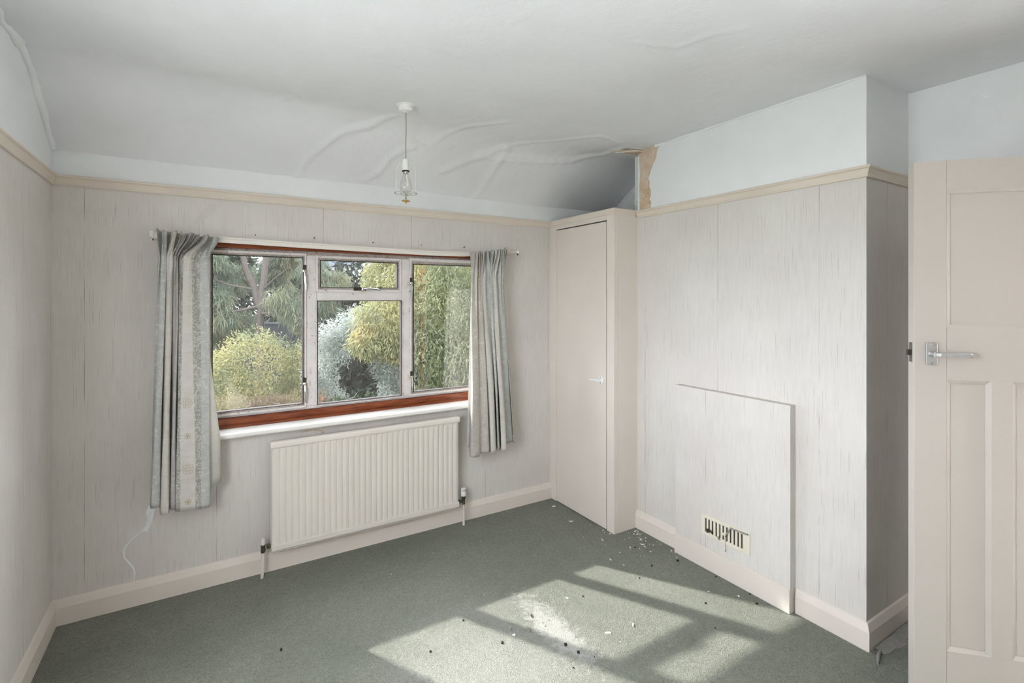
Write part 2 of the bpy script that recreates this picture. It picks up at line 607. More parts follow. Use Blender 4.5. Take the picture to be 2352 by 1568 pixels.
# the same joint along chimney breast
pts, rad = [], []
v = VC
while v < 2.2:
    pts.append((UC - 0.001, v, 2.447))
    rad.append(0.008 + 0.003 * math.sin(v * 29) + random.uniform(-.002, .002))
    v += 0.03
MB().tube(pts, rad, 8).build('filler_bead', M['white'], ceiling, True)
pts = [(UA - .002 + random.uniform(-.003, .003), 2.72 + j * .022, ceil_z(2.72 + j * .022) - .006 + random.uniform(-.004, .004)) for j in range(15)]
MB().tube(pts, [.006 + random.uniform(-.002, .004) for _ in pts], 6).build('filler_bead', M['white'], ceiling)
# torn, delaminated lining where the ceiling meets the end of the chimney breast
for i, (dz, sh, mk) in enumerate([(0.004, 0.0, 'raw'), (0.0, 0.025, 'white'), (-0.004, 0.045, 'raw')]):
    poly = [(2.42, 2.31), (2.38, 2.315), (2.34 + sh * .4, 2.325), (2.31 + sh, 2.34), (2.27 + sh, 2.36), (2.23 + sh * 1.6, 2.385), (2.29 + sh, 2.385), (2.33 + sh * .5, 2.375), (2.38, 2.38), (2.42, 2.375)]
    MB().prism(poly, lambda a, b, h, dz=dz: (a, b + 0.03 * (a < 2.3), 2.442 + dz - 0.05 * max(0, 2.36 - a) * 0.5 + h), -0.003, 0.001).build('torn_lining', M[mk], ceiling)

# ------------------------------------------------------------------ setting: walls (paper below the rail, white above)
W2 = [M['paper'], M['white'], M['brick'], M['raw']]
WU0, WU1, WZ0, WZ1 = -0.022, 1.652, 0.775, 1.802   # opening of the main window
T = 0.15
mb = MB()
mb.box(UL - 0.1, WU0, VW, VW + T, 0, ZM, (2, 0, 0, 2, 2, 2))
mb.box(WU1, UA + 0.1, VW, VW + T, 0, ZM, (0, 2, 0, 2, 2, 2))
mb.box(WU0, WU1, VW, VW + T, 0, WZ0, (2, 2, 0, 2, 2, 1))
mb.box(WU0, WU1, VW, VW + T, WZ1, ZM, (2, 2, 0, 2, 1, 2))
mb.box(UL - 0.1, UA + 0.1, VW, VW + T, ZM, ZT, (2, 2, 1, 2, 2, 2))
mb.box(UL - 0.1, UA + 0.1, VW, VW + T, -0.5, 0, 2)
wall_front = struct(mb.build('wall_front', W2), 'window wall with pale streaked wallpaper below a white plaster band', 'wall')

LV0, LV1, LZ0, LZ1 = 0.20, 1.60, 0.85, 2.05      # added unseen window opening that lets the fill lamp in
mb = MB()
for z0, z1, mm in ((0, ZM, 0), (ZM, ZT, 1)):
    mb.box(UL - 0.1, UL, VB - 0.1, LV0, z0, z1, (2, mm, 2, 1, 2, 2))
    mb.box(UL - 0.1, UL, LV1, VW, z0, z1, (2, mm, 1, 2, 2, 2))
mb.box(UL - 0.1, UL, LV0, LV1, 0, LZ0, (2, 0, 2, 2, 2, 1))
mb.box(UL - 0.1, UL, LV0, LV1, LZ1, ZT, (2, 1, 2, 2, 1, 2))
wall_left = struct(mb.build('wall_left', W2), 'left wall with pale streaked wallpaper and white plaster above', 'wall')
w2 = thing('added_window', (UL, 0.90, LZ0), 'added white framed window, unseen in the left wall, holding the fill lamp', 'window', kind='structure')
mb = MB()
for a in (LV0, LV1 - 0.05, 0.875):
    mb.box(UL - 0.06, UL - 0.01, a, a + 0.05, LZ0, LZ1)
mb.box(UL - 0.06, UL - 0.01, LV0, LV1, LZ0, LZ0 + 0.05)
mb.box(UL - 0.06, UL - 0.01, LV0, LV1, LZ1 - 0.05, LZ1)
mb.build('window_frame', M['frame'], w2, bevel=0.004)

# chimney breast; plaster has come away at the far top corner
mb = MB()
mb.box(UC, UA + 0.1, VC, VK, 0, ZM, (0, 2, 0, 2, 2, 2))
mb.box(UC + 0.006, UA + 0.1, VC, VK, ZM, ZT, (3, 2, 1, 1, 2, 2))
chim = struct(mb.build('wall_chimney_breast', W2), 'chimney breast, papered below, white plaster above broken away to brown', 'wall')
jag = [(VC, ZM), (VC, ZT), (2.168, ZT), (2.176, 2.47), (2.168, 2.436), (2.186, 2.41), (2.190, 2.385), (2.205, 2.352), (2.222, 2.335), (2.238, 2.298), (2.258, 2.254),
       (2.244, 2.232), (2.250, 2.197), (2.236, 2.18), (2.238, 2.15), (2.247, 2.12), (2.232, 2.10), (2.238, 2.075), (2.228, ZM)]
MB().prism(jag, lambda a, b, h: (UC + h, a, b), 0.0, 0.0062).build('plaster_skin', M['white'], chim)
MB().prism([(2.334, ZM), (2.338, 2.2), (2.332, 2.30), (2.341, 2.42), (2.352, 2.42), (2.352, ZM)], lambda a, b, h: (UC + h, a, b), 0.001, 0.0062).build('plaster_skin', M['white'], chim)
for poly, d in [([(2.19, 2.44), (2.33, 2.44), (2.335, 2.39), (2.322, 2.33), (2.30, 2.262), (2.262, 2.258), (2.245, 2.30), (2.225, 2.34), (2.21, 2.37), (2.195, 2.41)], .0022),
                ([(2.262, 2.252), (2.33, 2.246), (2.338, 2.20), (2.318, 2.17), (2.316, 2.13), (2.29, 2.14), (2.262, 2.165), (2.252, 2.20)], .0036),
                ([(2.25, 2.158), (2.285, 2.14), (2.288, 2.11), (2.262, 2.095), (2.246, 2.10)], .0045),
                ([(2.292, 2.133), (2.314, 2.124), (2.312, 2.092), (2.292, 2.10)], .002),
                ([(2.24, 2.09), (2.31, 2.086), (2.318, 2.04), (2.236, 2.04)], .0034)]:
    cx = sum(a for a, b in poly) / len(poly)
    cz = sum(b for a, b in poly) / len(poly)
    fine = []
    for (a, b), (c, e) in zip(poly, poly[1:] + poly[:1]):
        for t in (0, .33, .66):
            fine.append((a + (c - a) * t + random.uniform(-.004, .004), b + (e - b) * t + random.uniform(-.004, .004)))
    MB().prism(fine, lambda a, b, h: (UC + h, a, b), 0.006 - d, 0.0065).build('plaster_piece', M['raw'], chim, bevel=0.001)

# alcove wall, return, doorway wall and a closed landing beyond it
DV0, DV1, DZ = -0.478, 0.262, 1.995       # doorway opening along v
mb = MB()
mb.box(UA, UA + 0.1, 0.36, VW + T, 0, ZM, (0, 2, 0, 2, 2, 2))
mb.box(UA, UA + 0.1, 0.36, VW + T, ZM, ZT, (1, 2, 0, 2, 2, 2))
mb.box(UD, UA + 0.1, DV1, 0.36, 0, ZM, (0, 2, 4, 0, 2, 2))
mb.box(UD, UA + 0.1, DV1, 0.36, ZM, ZT, (1, 2, 1, 1, 2, 2))
mb.box(UD, UA + 0.1, VB - 0.1, DV0, 0, ZM, (0, 2, 2, 4, 2, 2))
mb.box(UD, UA + 0.1, VB - 0.1, DV0, ZM, ZT, (1, 2, 2, 1, 2, 2))
mb.box(UD, UA + 0.1, DV0, DV1, DZ, ZT, (1, 2, 2, 2, 1, 2))
mb.box(UA + 0.1, UA + 1.1, DV0 - 0.4, DV1 + 0.4, -0.06, 0, 1)
mb.box(UA + 0.1, UA + 1.1, DV0 - 0.4, DV1 + 0.4, 2.4, 2.46, 1)
mb.box(UA + 1.1, UA + 1.16, DV0 - 0.4, DV1 + 0.4, -0.06, 2.46, 1)
mb.box(UA + 0.1, UA + 1.16, DV0 - 0.46, DV0 - 0.4, -0.06, 2.46, 1)
mb.box(UA + 0.1, UA + 1.16, DV1 + 0.4, DV1 + 0.46, -0.06, 2.46, 1)
struct(mb.build('wall_right', W2 + [M['timber']]), 'right alcove wall behind the open panelled door, white above the rail', 'wall')  # unseen doorway jambs given dark timber to dim their reflection in the panes

# wall behind the camera
mb = MB()
mb.box(UL - 0.1, UA + 0.1, VB - 0.14, VB, 0, ZT, (2, 2, 2, 0, 2, 2))
struct(mb.build('wall_back', W2), 'papered wall behind the viewer', 'wall')

# ------------------------------------------------------------------ setting: picture rails and skirting boards
RAILP = [(0, 0), (.007, 0), (.010, .003), (.0105, .007), (.008, .010), (.009, .014), (.017, .033), (.021, .035), (.0245, .0385), (.025, .044), (.022, .0475), (0, .0485)]
SKIRT = [(0, 0), (.019, 0), (.019, .080), (.0175, .084), (.010, .106), (.008, .111), (0, .1145)]
EU, EV = Vector((1, 0, 0)), Vector((0, 1, 0))


def run(name, label, prof, p0, p1, out, z, m0=0, m1=0, mat='rail', cat='trim'):
    o = MB().sweep(prof, (p0[0], p0[1], z), (p1[0], p1[1], z), out, m0=m0, m1=m1).build(name, M[mat])
    return struct(o, label, cat)


run('trim_1', 'buff picture rail above the window and curtains', RAILP, (UL, VW), (2.197, VW), -EV, ZR, 1, 0)
run('trim_2', 'buff picture rail on the left wall', RAILP, (UL, 1.62), (UL, VW), EU, ZR, 0, -1)
run('trim_3', 'buff picture rail along the chimney breast face', RAILP, (UC, VC), (UC, VK - 0.003), -EU, ZR, -1, 0)
run('trim_4', 'short buff picture rail round the chimney breast side into the alcove', RAILP, (UC, VC), (UA, VC), -EV, ZR, -1, 0)
run('trim_5', 'buff picture rail on the alcove wall behind the door', RAILP, (UA, 0.36), (UA, VC), -EU, ZR, 0, 0)
run('baseboard_front', 'cream skirting board under the window and radiator', SKIRT, (UL, VW), (2.2, VW), -EV, 0, 1, 0, 'cream', 'skirting board')
run('baseboard_left', 'cream skirting board along the left wall', SKIRT, (UL, VB), (UL, VW), EU, 0, 0, -1, 'cream', 'skirting board')
run('baseboard_chimney_far', 'short cream skirting between cupboard and fireplace panel', SKIRT, (UC, 2.006), (UC, VK), -EU, 0, 0, 0, 'cream', 'skirting board')
run('baseboard_chimney_near', 'cream skirting right of the fireplace panel up to the corner', SKIRT, (UC, VC), (UC, 1.318), -EU, 0, -1, 0, 'cream', 'skirting board')
run('baseboard_chimney_side', 'cream skirting on the chimney breast side next to the open door', SKIRT, (UC, VC), (UA, VC), -EV, 0, -1, 0, 'cream', 'skirting board')
run('baseboard_right', 'cream skirting in the alcove behind the door', SKIRT, (UA, 0.36), (UA, VC - 0.02), -EU, 0, 0, 0, 'cream', 'skirting board')

# scars on the window wall: filled crack low down and peeled paper above the left curtain
crack = [(-0.233, 0.439), (-0.238, 0.41), (-0.242, 0.387), (-0.262, 0.355), (-0.276, 0.342), (-0.31, 0.318), (-0.328, 0.297), (-0.336, 0.272), (-0.335, 0.24), (-0.318, 0.21), (-0.30, 0.18), (-0.294, 0.15), (-0.297, 0.116)]
MB().tube([(a + random.uniform(-.004, .004), VW + 0.0005, b) for a, b in crack], [.004 + random.uniform(-.001, .002) for _ in crack], 8).build('crack_filler', M['white'], wall_front, True)
MB().prism([(-0.25, .44), (-.243, .40), (-.262, .35), (-.245, .345), (-.226, .385), (-.215, .44), (-.21, .47), (-.24, .47)], lambda a, b, h: (a, VW - h, b), -0.001, 0.0012).build('crack_filler', M['white'], wall_front)
MB().prism([(0.048, 1.995), (0.02, 1.985), (-.01, 1.955), (-.03, 1.92), (-.052, 1.875), (-.03, 1.872), (.0, 1.905), (.03, 1.93), (.048, 1.94)], lambda a, b, h: (a, VW - h, b), -0.001, 0.001).build('torn_paper_patch', paint('bare_lining_patch', (211, 206, 199), .8, .05, 20), wall_front)
# brown drip stain and hanging paper shred beneath the sill
MB().tube([(0.46, VW - 0.004, .735), (.52, VW - .004, .738), (.555, VW - .005, .735), (.572, VW - .006, .725), (.578, VW - .012, .718)], [.002, .003, .003, .004, .006], 8).build('paper_shred', M['raw'], wall_front, True)

# ------------------------------------------------------------------ setting: main window
w1 = thing('window_1', (0.8, VW, WZ0), 'old white painted window of four panes with red brown timber lining', 'window', kind='structure')


def ring(mb, u0, u1, z0, z1, a, b, c, d, v0, v1, mi=0):
    """rectangular frame; a left, b right, c bottom, d top bar widths"""
    mb.box(u0, u0 + a, v0, v1, z0, z1, mi)
    mb.box(u1 - b, u1, v0, v1, z0, z1, mi)
    mb.box(u0 + a, u1 - b, v0, v1, z0, z0 + c, mi)
    mb.box(u0 + a, u1 - b, v0, v1, z1 - d, z1, mi)
    return mb


# timber lining (head, jambs and moulded bottom rail)
mb = MB().box(WU0, WU1, 3.058, 3.16, 1.764, WZ1).box(WU0, 0.0, 3.058, 3.16, 0.80, 1.764).box(1.63, WU1, 3.058, 3.16, 0.80, 1.764)
mb.build('timber_lining', M['timber'], w1, bevel=0.003)
MOULD = [(0, -.010), (.026, -.010), (.026, .004), (.024, .006), (.017, .007), (.0165, .010), (.019, .014), (.019, .024), (.016, .034), (.010, .041), (.006, .044), (0, .045)]
MB().sweep(MOULD, (WU0, 3.075, 0.808), (WU1, 3.075, 0.808), (0, -1, 0)).build('timber_bottom_rail', M['timber'], w1)
MB().box(WU0, WU1, 3.075, 3.16, WZ0 + 0.02, 0.85).build('timber_sub_sill', M['timber'], w1)
# sill board with worn rounded nose
SILL = [(0, 0), (.02, -.002), (.086, -.015), (.092, -.018), (.095, -.024), (.0945, -.034), (.090, -.040), (.0, -.040)]
MB().sweep(SILL, (-0.034, 3.07, 0.803), (1.664, 3.07, 0.803), (0, -1, 0)).build('sill_board', M['sill'], w1)
# outer frame
mb = MB()
mb.box(0.0, 1.63, 3.095, 3.121, 1.742, 1.764, 1).box(0.0, 1.63, 3.095, 3.121, 0.850, 0.867, 0)
mb.box(0.0, 0.018, 3.095, 3.121, 0.867, 1.742, 1).box(1.607, 1.63, 3.095, 3.121, 0.867, 1.742, 0)
mb.build('outer_frame', [M['frame'], M['worn']], w1, bevel=0.002)
for a, b in ((0.498, 0.556), (1.068, 1.121)):
    MB().box(a, b, 3.090, 3.121, 0.867, 1.744).build('mullion', M['frame'], w1, bevel=0.004)
MB().box(0.556, 1.068, 3.090, 3.121, 1.478, 1.532).build('transom', M['frame'], w1, bevel=0.004)


def sash(name, u0, u1, z0, z1, i0, i1, j0, j1, mats):
    """opening light: stepped frame bars between outer u0..u1,z0..z1 and glass i0..i1,j0..j1"""
    mb = MB()
    ring(mb, u0, u1, z0, z1, (i0 - u0) * .55, (u1 - i1) * .55, (j0 - z0) * .55, (z1 - j1) * .55, 3.082, 3.125)
    e = 0.45
    ring(mb, u0 + (i0 - u0) * .5, u1 - (u1 - i1) * .5, z0 + (j0 - z0) * .5, z1 - (z1 - j1) * .5, (i0 - u0) * e + .001, (u1 - i1) * e + .001, (j0 - z0) * e + .001, (z1 - j1) * e + .001, 3.092, 3.120, 1)
    o = mb.build(name, mats, w1, bevel=0.0015)
    mb = MB()
    ring(mb, i0 - .001, i1 + .001, j0 - .001, j1 + .001, .003, .003, .003, .003, 3.0832, 3.118)
    mb.build('glazing_putty', M['putty'], o)
    MB().box(i0, i1, 3.106, 3.110, j0, j1).build('pane', M['glass'], o)
    return o


sl = sash('casement', 0.012, 0.498, 0.862, 1.752, 0.031, 0.479, 0.886, 1.727, [M['frame'], M['worn']])
sf = sash('fanlight', 0.547, 1.066, 1.530, 1.744, 0.575, 1.039, 1.557, 1.717, [M['frame'], M['worn']])
sr = sash('casement', 1.119, 1.620, 0.862, 1.752, 1.146, 1.592, 0.887, 1.714, [M['frame'], M['worn']])
sc_ = sash('fixed_light', 0.550, 1.074, 0.860, 1.484, 0.559, 1.066, 0.873, 1.477, [M['frame'], M['frame']])


def catch(parent, u, z, horizontal=False, side=1, flip=1):
    """cockspur catch: pivot plate, boss and tapering lever"""
    mb = MB()
    y = 3.082
    if not horizontal:
        mb.box(u - .007, u + .007, y - .004, y, z + .005, z + .050, 1)
        mb.lathe([(.011, 0), (.012, .004), (.010, .011), (.004, .014)], (u, y - .003, z + .014), 14, (0, -1, 0))
        mb.tube([(u, y - .012, z + .012), (u - .001 * side, y - .018, z - .015), (u + .003 * side, y - .016, z - .06), (u + .004 * side, y - .014, z - .092)], [.005, .007, .0065, .004], 8)
        mb.box(u + .008 * side if side > 0 else u - .026, u + .026 if side > 0 else u - .008, y - .003, y + .012, z - .004, z + .030, 2)
    else:
        mb.box(u - .055, u + .02, y - .005, y, z - .006, z + .010, 1)
        mb.lathe([(.011, 0), (.012, .004), (.010, .011), (.004, .014)], (u, y - .003, z), 14, (0, -1, 0))
        mb.tube([(u, y - .012, z + .002), (u + .03, y - .018, z + .005), (u + .08, y - .016, z + .003), (u + .105, y - .014, z - .002)], [.005, .007, .0065, .004], 8)
        mb.box(u - .022, u + .022, y - .003, y + .012, z - .024, z - .008, 2)
    mb.build('catch', [M['chrome'], M['iron'], M['rail']], parent, True)


catch(sl, 0.489, 1.635)
catch(sl, 0.489, 0.985)
catch(sf, 0.82, 1.545, True)
catch(sr, 1.128, 1.575, side=-1)
catch(sr, 1.130, 0.972, side=-1)

# ------------------------------------------------------------------ built-in cupboard
cup = thing('corner_cupboard', (2.2, 2.70, 0), 'cream painted built-in cupboard in the corner right of the window', 'cupboard')
mb = MB()
mb.box(2.2, 2.235, 2.961, 3.041, 0, 2.03)
mb.box(2.2, 2.235, VK, 2.420, 0, 2.03)
mb.box(2.2, 2.235, 2.420, 2.961, 1.995, 2.03)
mb.build('face_frame', M['cream'], cup, bevel=0.0015)
MB().box(2.236, UC, VK, VK + 0.02, 0, 2.03).build('side_panel', M['cream'], cup)
MB().box(2.232, UA - 0.001, VK + 0.021, VW - 0.001, 2.012, 2.024).build('top_board', M['iron'], cup)
mb = MB()
CAP = [(0, 0), (.004, 0), (.006, .003), (.006, .036), (.003, .039), (0, .039)]
mb.sweep(CAP, (2.2, VK, 2.026), (2.2, VW - 0.001, 2.026), (-1, 0, 0), m0=-1)
mb.sweep(CAP, (2.2, VK, 2.026), (UC - 0.026, VK, 2.026), (0, -1, 0), m0=-1)
mb.box(2.2, 2.22, VK, VW - .001, 2.026, 2.064).box(2.2, UC - 0.001, VK, VK + 0.02, 2.026, 2.064)
mb.build('top_moulding', M['rail'], cup)
dr = MB().box(2.199, 2.217, 2.4265, 2.9570, 0.006, 1.987).build('cupboard_door', M['cream'], cup, bevel=0.001)
MB().box(2.229, 2.2318, 2.405, 2.975, 0.0, 2.01).build('gap_shade_sheet', M['dark'], cup)  # thin dark sheet painting in the shade behind the door gaps
mb = MB()
hy, hz = 2.470, 0.958
mb.lathe([(.027, 0), (.0275, .003), (.025, .006), (.012, .008), (.011, .028), (.009, .032)], (2.199, hy, hz), 24, (-1, 0, 0))
mb.tube([(2.174, hy, hz), (2.170, hy + .02, hz + .001), (2.169, hy + .06, hz - .002), (2.170, hy + .095, hz - .004)], [.010, .0085, .0075, .006], 12)
mb.build('lever_handle', M['plastic'], dr, True)
MB().lathe([(.0025, 0), (.0025, .001)], (2.192, hy, hz + .019), 10, (-1, 0, 0)).build('screw', M['iron'], dr)
MB().lathe([(.0025, 0), (.0025, .001)], (2.192, hy, hz - .019), 10, (-1, 0, 0)).build('screw', M['iron'], dr)
for z in (1.795, 0.19):
    mb = MB()
    for j in range(5):
        mb.tube([(2.197, 2.9592, z - .05 + j * .0202), (2.197, 2.9592, z - .05 + j * .0202 + .0185)], .0052, 10)
    mb.build('hinge', M['rail'], dr, True)

# white pipe rising from the cupboard top
pp = thing('heating_pipe', (2.50, 2.45, 2.03), 'white painted pipe with compression joint above the cupboard', 'pipe')
MB().tube([(2.497, 2.45, 2.03), (2.498, 2.452, 2.25), (2.497, 2.45, 2.47)], .011, 14).build('pipe', M['plastic'], pp, True)
mb = MB()
for zz, rr, hh in ((2.118, .0155, .016), (2.137, .017, .010), (2.150, .0155, .018)):
    mb.lathe([(rr * .85, 0), (rr, .002), (rr, hh - .002), (rr * .85, hh)], (2.497, 2.45, zz), 14)
mb.build('joint', M['plastic'], pp, True)

# ------------------------------------------------------------------ blocked-up fireplace panel with vent
fp = thing('fireplace_panel', (2.375, 1.675, 0), 'papered board closing the old fireplace, standing proud of the chimney breast', 'panel')
MB().box(2.360, UC, 1.326, 2.004, 0.0, 0.985, 0).build('board', M['paper'], fp, bevel=0.002)
MB().box(2.352, 2.360, 1.326, 2.006, 0.0, 0.116).build('skirting', M['cream'], fp, bevel=0.002)
vt = thing('vent_grille', (2.36, 1.674, 0.18), 'ivory slotted vent grille with grey fluff on the fireplace panel', 'vent')
V0, V1, Z0, Z1 = 1.530, 1.819, 0.187, 0.298
slots = [round(x * .9937, 4) for x in (1.584, 1.605, 1.627, 1.649, 1.671, 1.693, 1.714, 1.736, 1.759, 1.781, 1.802)]
mb = MB()
xa, xb = 2.354, 2.360
mb.box(xa, xb, V0, slots[0] - .005, Z0, Z1).box(xa, xb, slots[-1] + .005, V1, Z0, Z1)
mb.box(xa, xb, slots[0] - .005, slots[-1] + .005, Z0, Z0 + .018).box(xa, xb, slots[0] - .005, slots[-1] + .005, Z1 - .018, Z1)
mb.build('plate', M['vent'], vt, bevel=0.001)
for a, b in zip(slots[:-1], slots[1:]):
    MB().box(xa, xb, a + .005, b - .005, Z0 + .018, Z1 - .018).build('slat', M['vent'], vt)
MB().box(xa, xb, 1.677, 1.689, Z0 + .042, Z0 + .056).build('slider_knob', M['vent'], vt)
MB().box(2.3592, 2.3599, slots[0] - .006, slots[-1] + .006, Z0 + .015, Z1 - .015).build('slot_shade_sheet', M['iron'], vt)  # dark sheet standing for the shade inside the slots
rs = random.Random(3)
for (cy, cz, n, r, mk) in ((1.774, .218, 9, .010, 'iron'), (1.751, .216, 6, .007, 'iron'), (1.705, .210, 5, .008, 'grey')):
    mb = MB()
    for j in range(n):
        p = Vector((2.352, cy, cz))
        q = p + Vector((rs.uniform(-.004, .001), rs.uniform(-1, 1) * r * 1.6, rs.uniform(-1, 1) * r * 1.8))
        mb.tube([p, (p + q) / 2 + Vector((-.003, rs.uniform(-.003, .003), rs.uniform(-.003, .003))), q], [.0035, .003, .001], 6)
    mb.build('fluff', M[mk], vt, True)
MB().tube([(2.352, 1.5373, .291), (2.350, 1.5899, .289), (2.349, 1.6346, .286), (2.349, 1.6495, .262), (2.350, 1.6635, .238), (2.351, 1.6684, .226)], [.005, .004, .0045, .004, .003, .002], 8).build('peeled_tape', M['grey'], vt, True)
MB().tube([(2.350, 1.6684, .228), (2.349, 1.6674, .19), (2.350, 1.6644, .168), (2.351, 1.6674, .150)], [.001, .001, .0012, .003], 6).build('loose_thread', M['grey'], vt, True)

# ------------------------------------------------------------------ radiator
ra = thing('radiator', (0.85, 2.95, 0), 'cream single panel radiator with fluted front under the window', 'radiator')
R0, R1, RZ0, RZ1, RF, RB = 0.299, 1.408, 0.136, 0.722, 2.950, 2.985
# fluted face: cross-section across u repeated up the panel
nfl = 33
pitch = (R1 - R0 - 0.02) / nfl
prof_u = [(R0, RB), (R0 + .001, RF + .012), (R0 + .006, RF + .004)]
for i in range(nfl):
    a = R0 + 0.01 + i * pitch
    prof_u += [(a, RF + .004), (a + .0035, RF + .0035), (a + .006, RF + .0015), (a + pitch - .004, RF + .0015), (a + pitch - .0015, RF + .0035)]
prof_u += [(R1 - .006, RF + .004), (R1 - .001, RF + .012), (R1, RB)]
rows = [(0.156, 1.0), (0.172, 1.0), (0.180, 0.55), (0.188, 0.0), (0.668, 0.0), (0.676, 0.5), (0.682, 1.0), (0.694, 1.0)]
vv, ff = [], []
for z, flat in rows:
    for a, b in prof_u:
        vv.append((a, b + (0.0 if b > RF + .0039 else (RF - .0005 - b) * flat), z))
npu = len(prof_u)
for j in range(len(rows) - 1):
    for i in range(npu - 1):
        ff.append((j * npu + i, j * npu + i + 1, (j + 1) * npu + i + 1, (j + 1) * npu + i))
mb = MB().add(vv, ff)
mb.box(R0 + .001, R1 - .001, RF + .014, RB, RZ0 + .02, RZ1 - .02)
mb.build('fluted_panel', M['rad'], ra, True)
capp = [(0, 0), (.037, 0), (.0405, .003), (.0415, .012), (.040, .024), (.034, .032), (.026, .036), (.010, .036), (0, .032)]
MB().sweep(capp, (R0 - .003, RB, 0.687), (R1 + .003, RB, 0.687), (0, -1, 0)).build('top_rail', M['rad'], ra, bevel=0.006, seg=3)
botp = [(0, .004), (.026, 0), (.034, .003), (.0375, .010), (.0375, .034), (.034, .040), (0, .040)]
MB().sweep(botp, (R0, RB, 0.130), (R1, RB, 0.130), (0, -1, 0)).build('bottom_rail', M['rad'], ra, bevel=0.004, seg=2)
MB().tube([(R0 + .01, RF + .012, .128), (R1 - .01, RF + .012, .128)], .0042, 8).build('bottom_seam', M['rad'], ra, True)
for a in (0.5, 1.2):
    MB().box(a, a + .04, RB, VW - .0005, 0.2, 0.62).build('wall_bracket', M['rad'], ra)
# left lockshield valve
mb = MB()
mb.tube([(R0, 2.970, .163), (.278, 2.970, .163)], .009, 12).lathe([(.013, 0), (.0145, .002), (.0145, .014), (.013, .016)], (.279, 2.970, .163), 6, (1, 0, 0))
mb.lathe([(.009, 0), (.012, .004), (.0125, .018), (.010, .026), (.012, .032), (.012, .044), (.009, .048)], (.262, 2.970, .135), 14)
lv = mb.build('lockshield_valve', M['brass'], ra, True)
MB().lathe([(.011, 0), (.0125, .003), (.0115, .026), (.009, .034), (.002, .037)], (.262, 2.970, .178), 14).build('valve_cap', M['rad'], lv, True)
MB().tube([(.262, 2.970, .136), (.260, 2.970, .07), (.256, 2.970, -.02)], .0078, 12).build('pipe_tail', M['rad'], ra, True)
# right thermostatic valve
mb = MB()
mb.tube([(R1, 2.970, .160), (1.440, 2.970, .160)], .008, 12).lathe([(.0125, 0), (.0135, .002), (.0135, .010), (.012, .012)], (1.414, 2.970, .160), 6, (1, 0, 0))
mb.lathe([(.008, 0), (.0115, .003), (.0115, .014), (.009, .020), (.010, .026), (.013, .040), (.0155, .056)], (1.448, 2.970, .136), 14)
tv = mb.build('thermostatic_valve', M['brass'], ra, True)
MB().lathe([(.012, 0), (.0165, .004), (.0175, .014), (.017, .030), (.0165, .048), (.014, .054), (.003, .056)], (1.448, 2.970, .190), 20).build('valve_head', M['plastic'], tv, True)
mb = MB()
for j in range(5):
    a = math.radians(-150 + j * 24)
    c, s_ = math.cos(a), math.sin(a)
    mb.tube([(1.448 + .0168 * c, 2.970 + .0168 * s_, .224), (1.448 + .0166 * c, 2.970 + .0166 * s_, .240)], .0012, 6)
mb.build('head_slots', M['iron'], tv)
MB().tube([(1.448, 2.970, .136), (1.449, 2.970, .06), (1.449, 2.970, -.02)], .0078, 12).build('pipe_tail', M['rad'], ra, True)

# ------------------------------------------------------------------ curtain track and wall screws
tr = thing('curtain_track', (0.83, 2.97, 1.80), 'white plastic curtain track sagging across the top of the window', 'curtain track')
path = [(-0.222, 2.985, 1.803), (-0.10, 2.975, 1.799), (0.06, 2.968, 1.795), (0.30, 2.965, 1.790), (0.52, 2.965, 1.786), (0.80, 2.965, 1.782), (1.00, 2.965, 1.780), (1.25, 2.967, 1.778), (1.45, 2.970, 1.782), (1.62, 2.976, 1.793), (1.76, 2.985, 1.806), (1.885, 2.995, 1.820)]
TP = [(.004, -.015), (.004, .004), (.007, .006), (.007, .009), (.004, .011), (.004, .015), (-.004, .015), (-.006, .010), (-.004, .004), (-.004, -.015)]
vv, ff = [], []
n = len(TP)
for x, y, z in path:
    k = 1.0 if x < 1.5 else max(0.45, 1 - (x - 1.5) * 1.8)
    vv += [(x, y - d, z + h * k) for d, h in TP]
for i in range(len(path) - 1):
    ff += [(i * n + j, i * n + (j + 1) % n, (i + 1) * n + (j + 1) % n, (i + 1) * n + j) for j in range(n)]
ff += [tuple(range(n)), tuple((len(path) - 1) * n + j for j in range(n - 1, -1, -1))]
MB().add(vv, ff).build('track', M['track'], tr)
MB().box(-.232, -.214, 2.972, 2.992, 1.790, 1.822).build('end_stop', M['plastic'], tr, bevel=.003)
MB().box(1.878, 1.892, 2.985, 3.003, 1.808, 1.829).build('end_stop', M['plastic'], tr, bevel=.003)
MB().box(1.884, 1.888, 2.990, 3.002, 1.796, 1.809).build('track_hook', M['iron'], tr)
for a in (-0.19, 1.80):
    MB().box(a, a + .02, 2.992, VW - .0004, 1.806 if a < 0 else 1.815, 1.820 if a < 0 else 1.832).build('track_bracket', M['plastic'], tr)
names = ['bare screw in the wall above the track, nearest the left curtain', 'bare screw in the wall above the left window mullion',
         'bare screw in the wall above the middle of the fanlight', 'bare screw hole plug in the wall above the right casement', 'small dark nail in the wall just left of the right curtain heading',
         'bare screw in the wall above the right curtain heading', 'small screw eye in the wall below the left end of the track']
for (a, b), lb in zip([(.228, 1.833), (.529, 1.837), (.866, 1.829), (1.177, 1.830), (1.484, 1.835), (1.801, 1.843), (-.224, 1.783)], names):
    s1 = thing('wall_screw', (a, VW, b), lb, 'screw', 'screws along the curtain track')
    big = 'nail' not in lb
    MB().lathe([(.008 if big else .003, 0), (.0085 if big else .003, .002), (.006 if big else .002, .0035)], (a, VW - .0003, b), 14, (0, -1, 0)).build('plug', M['track'] if big else M['iron'], s1, True)
    MB().tube([(a, VW - .002, b), (a + .002, VW - .010, b + .002), (a + .004, VW - .013, b + .005)], .0022, 8).build('screw', M['iron'], s1, True)


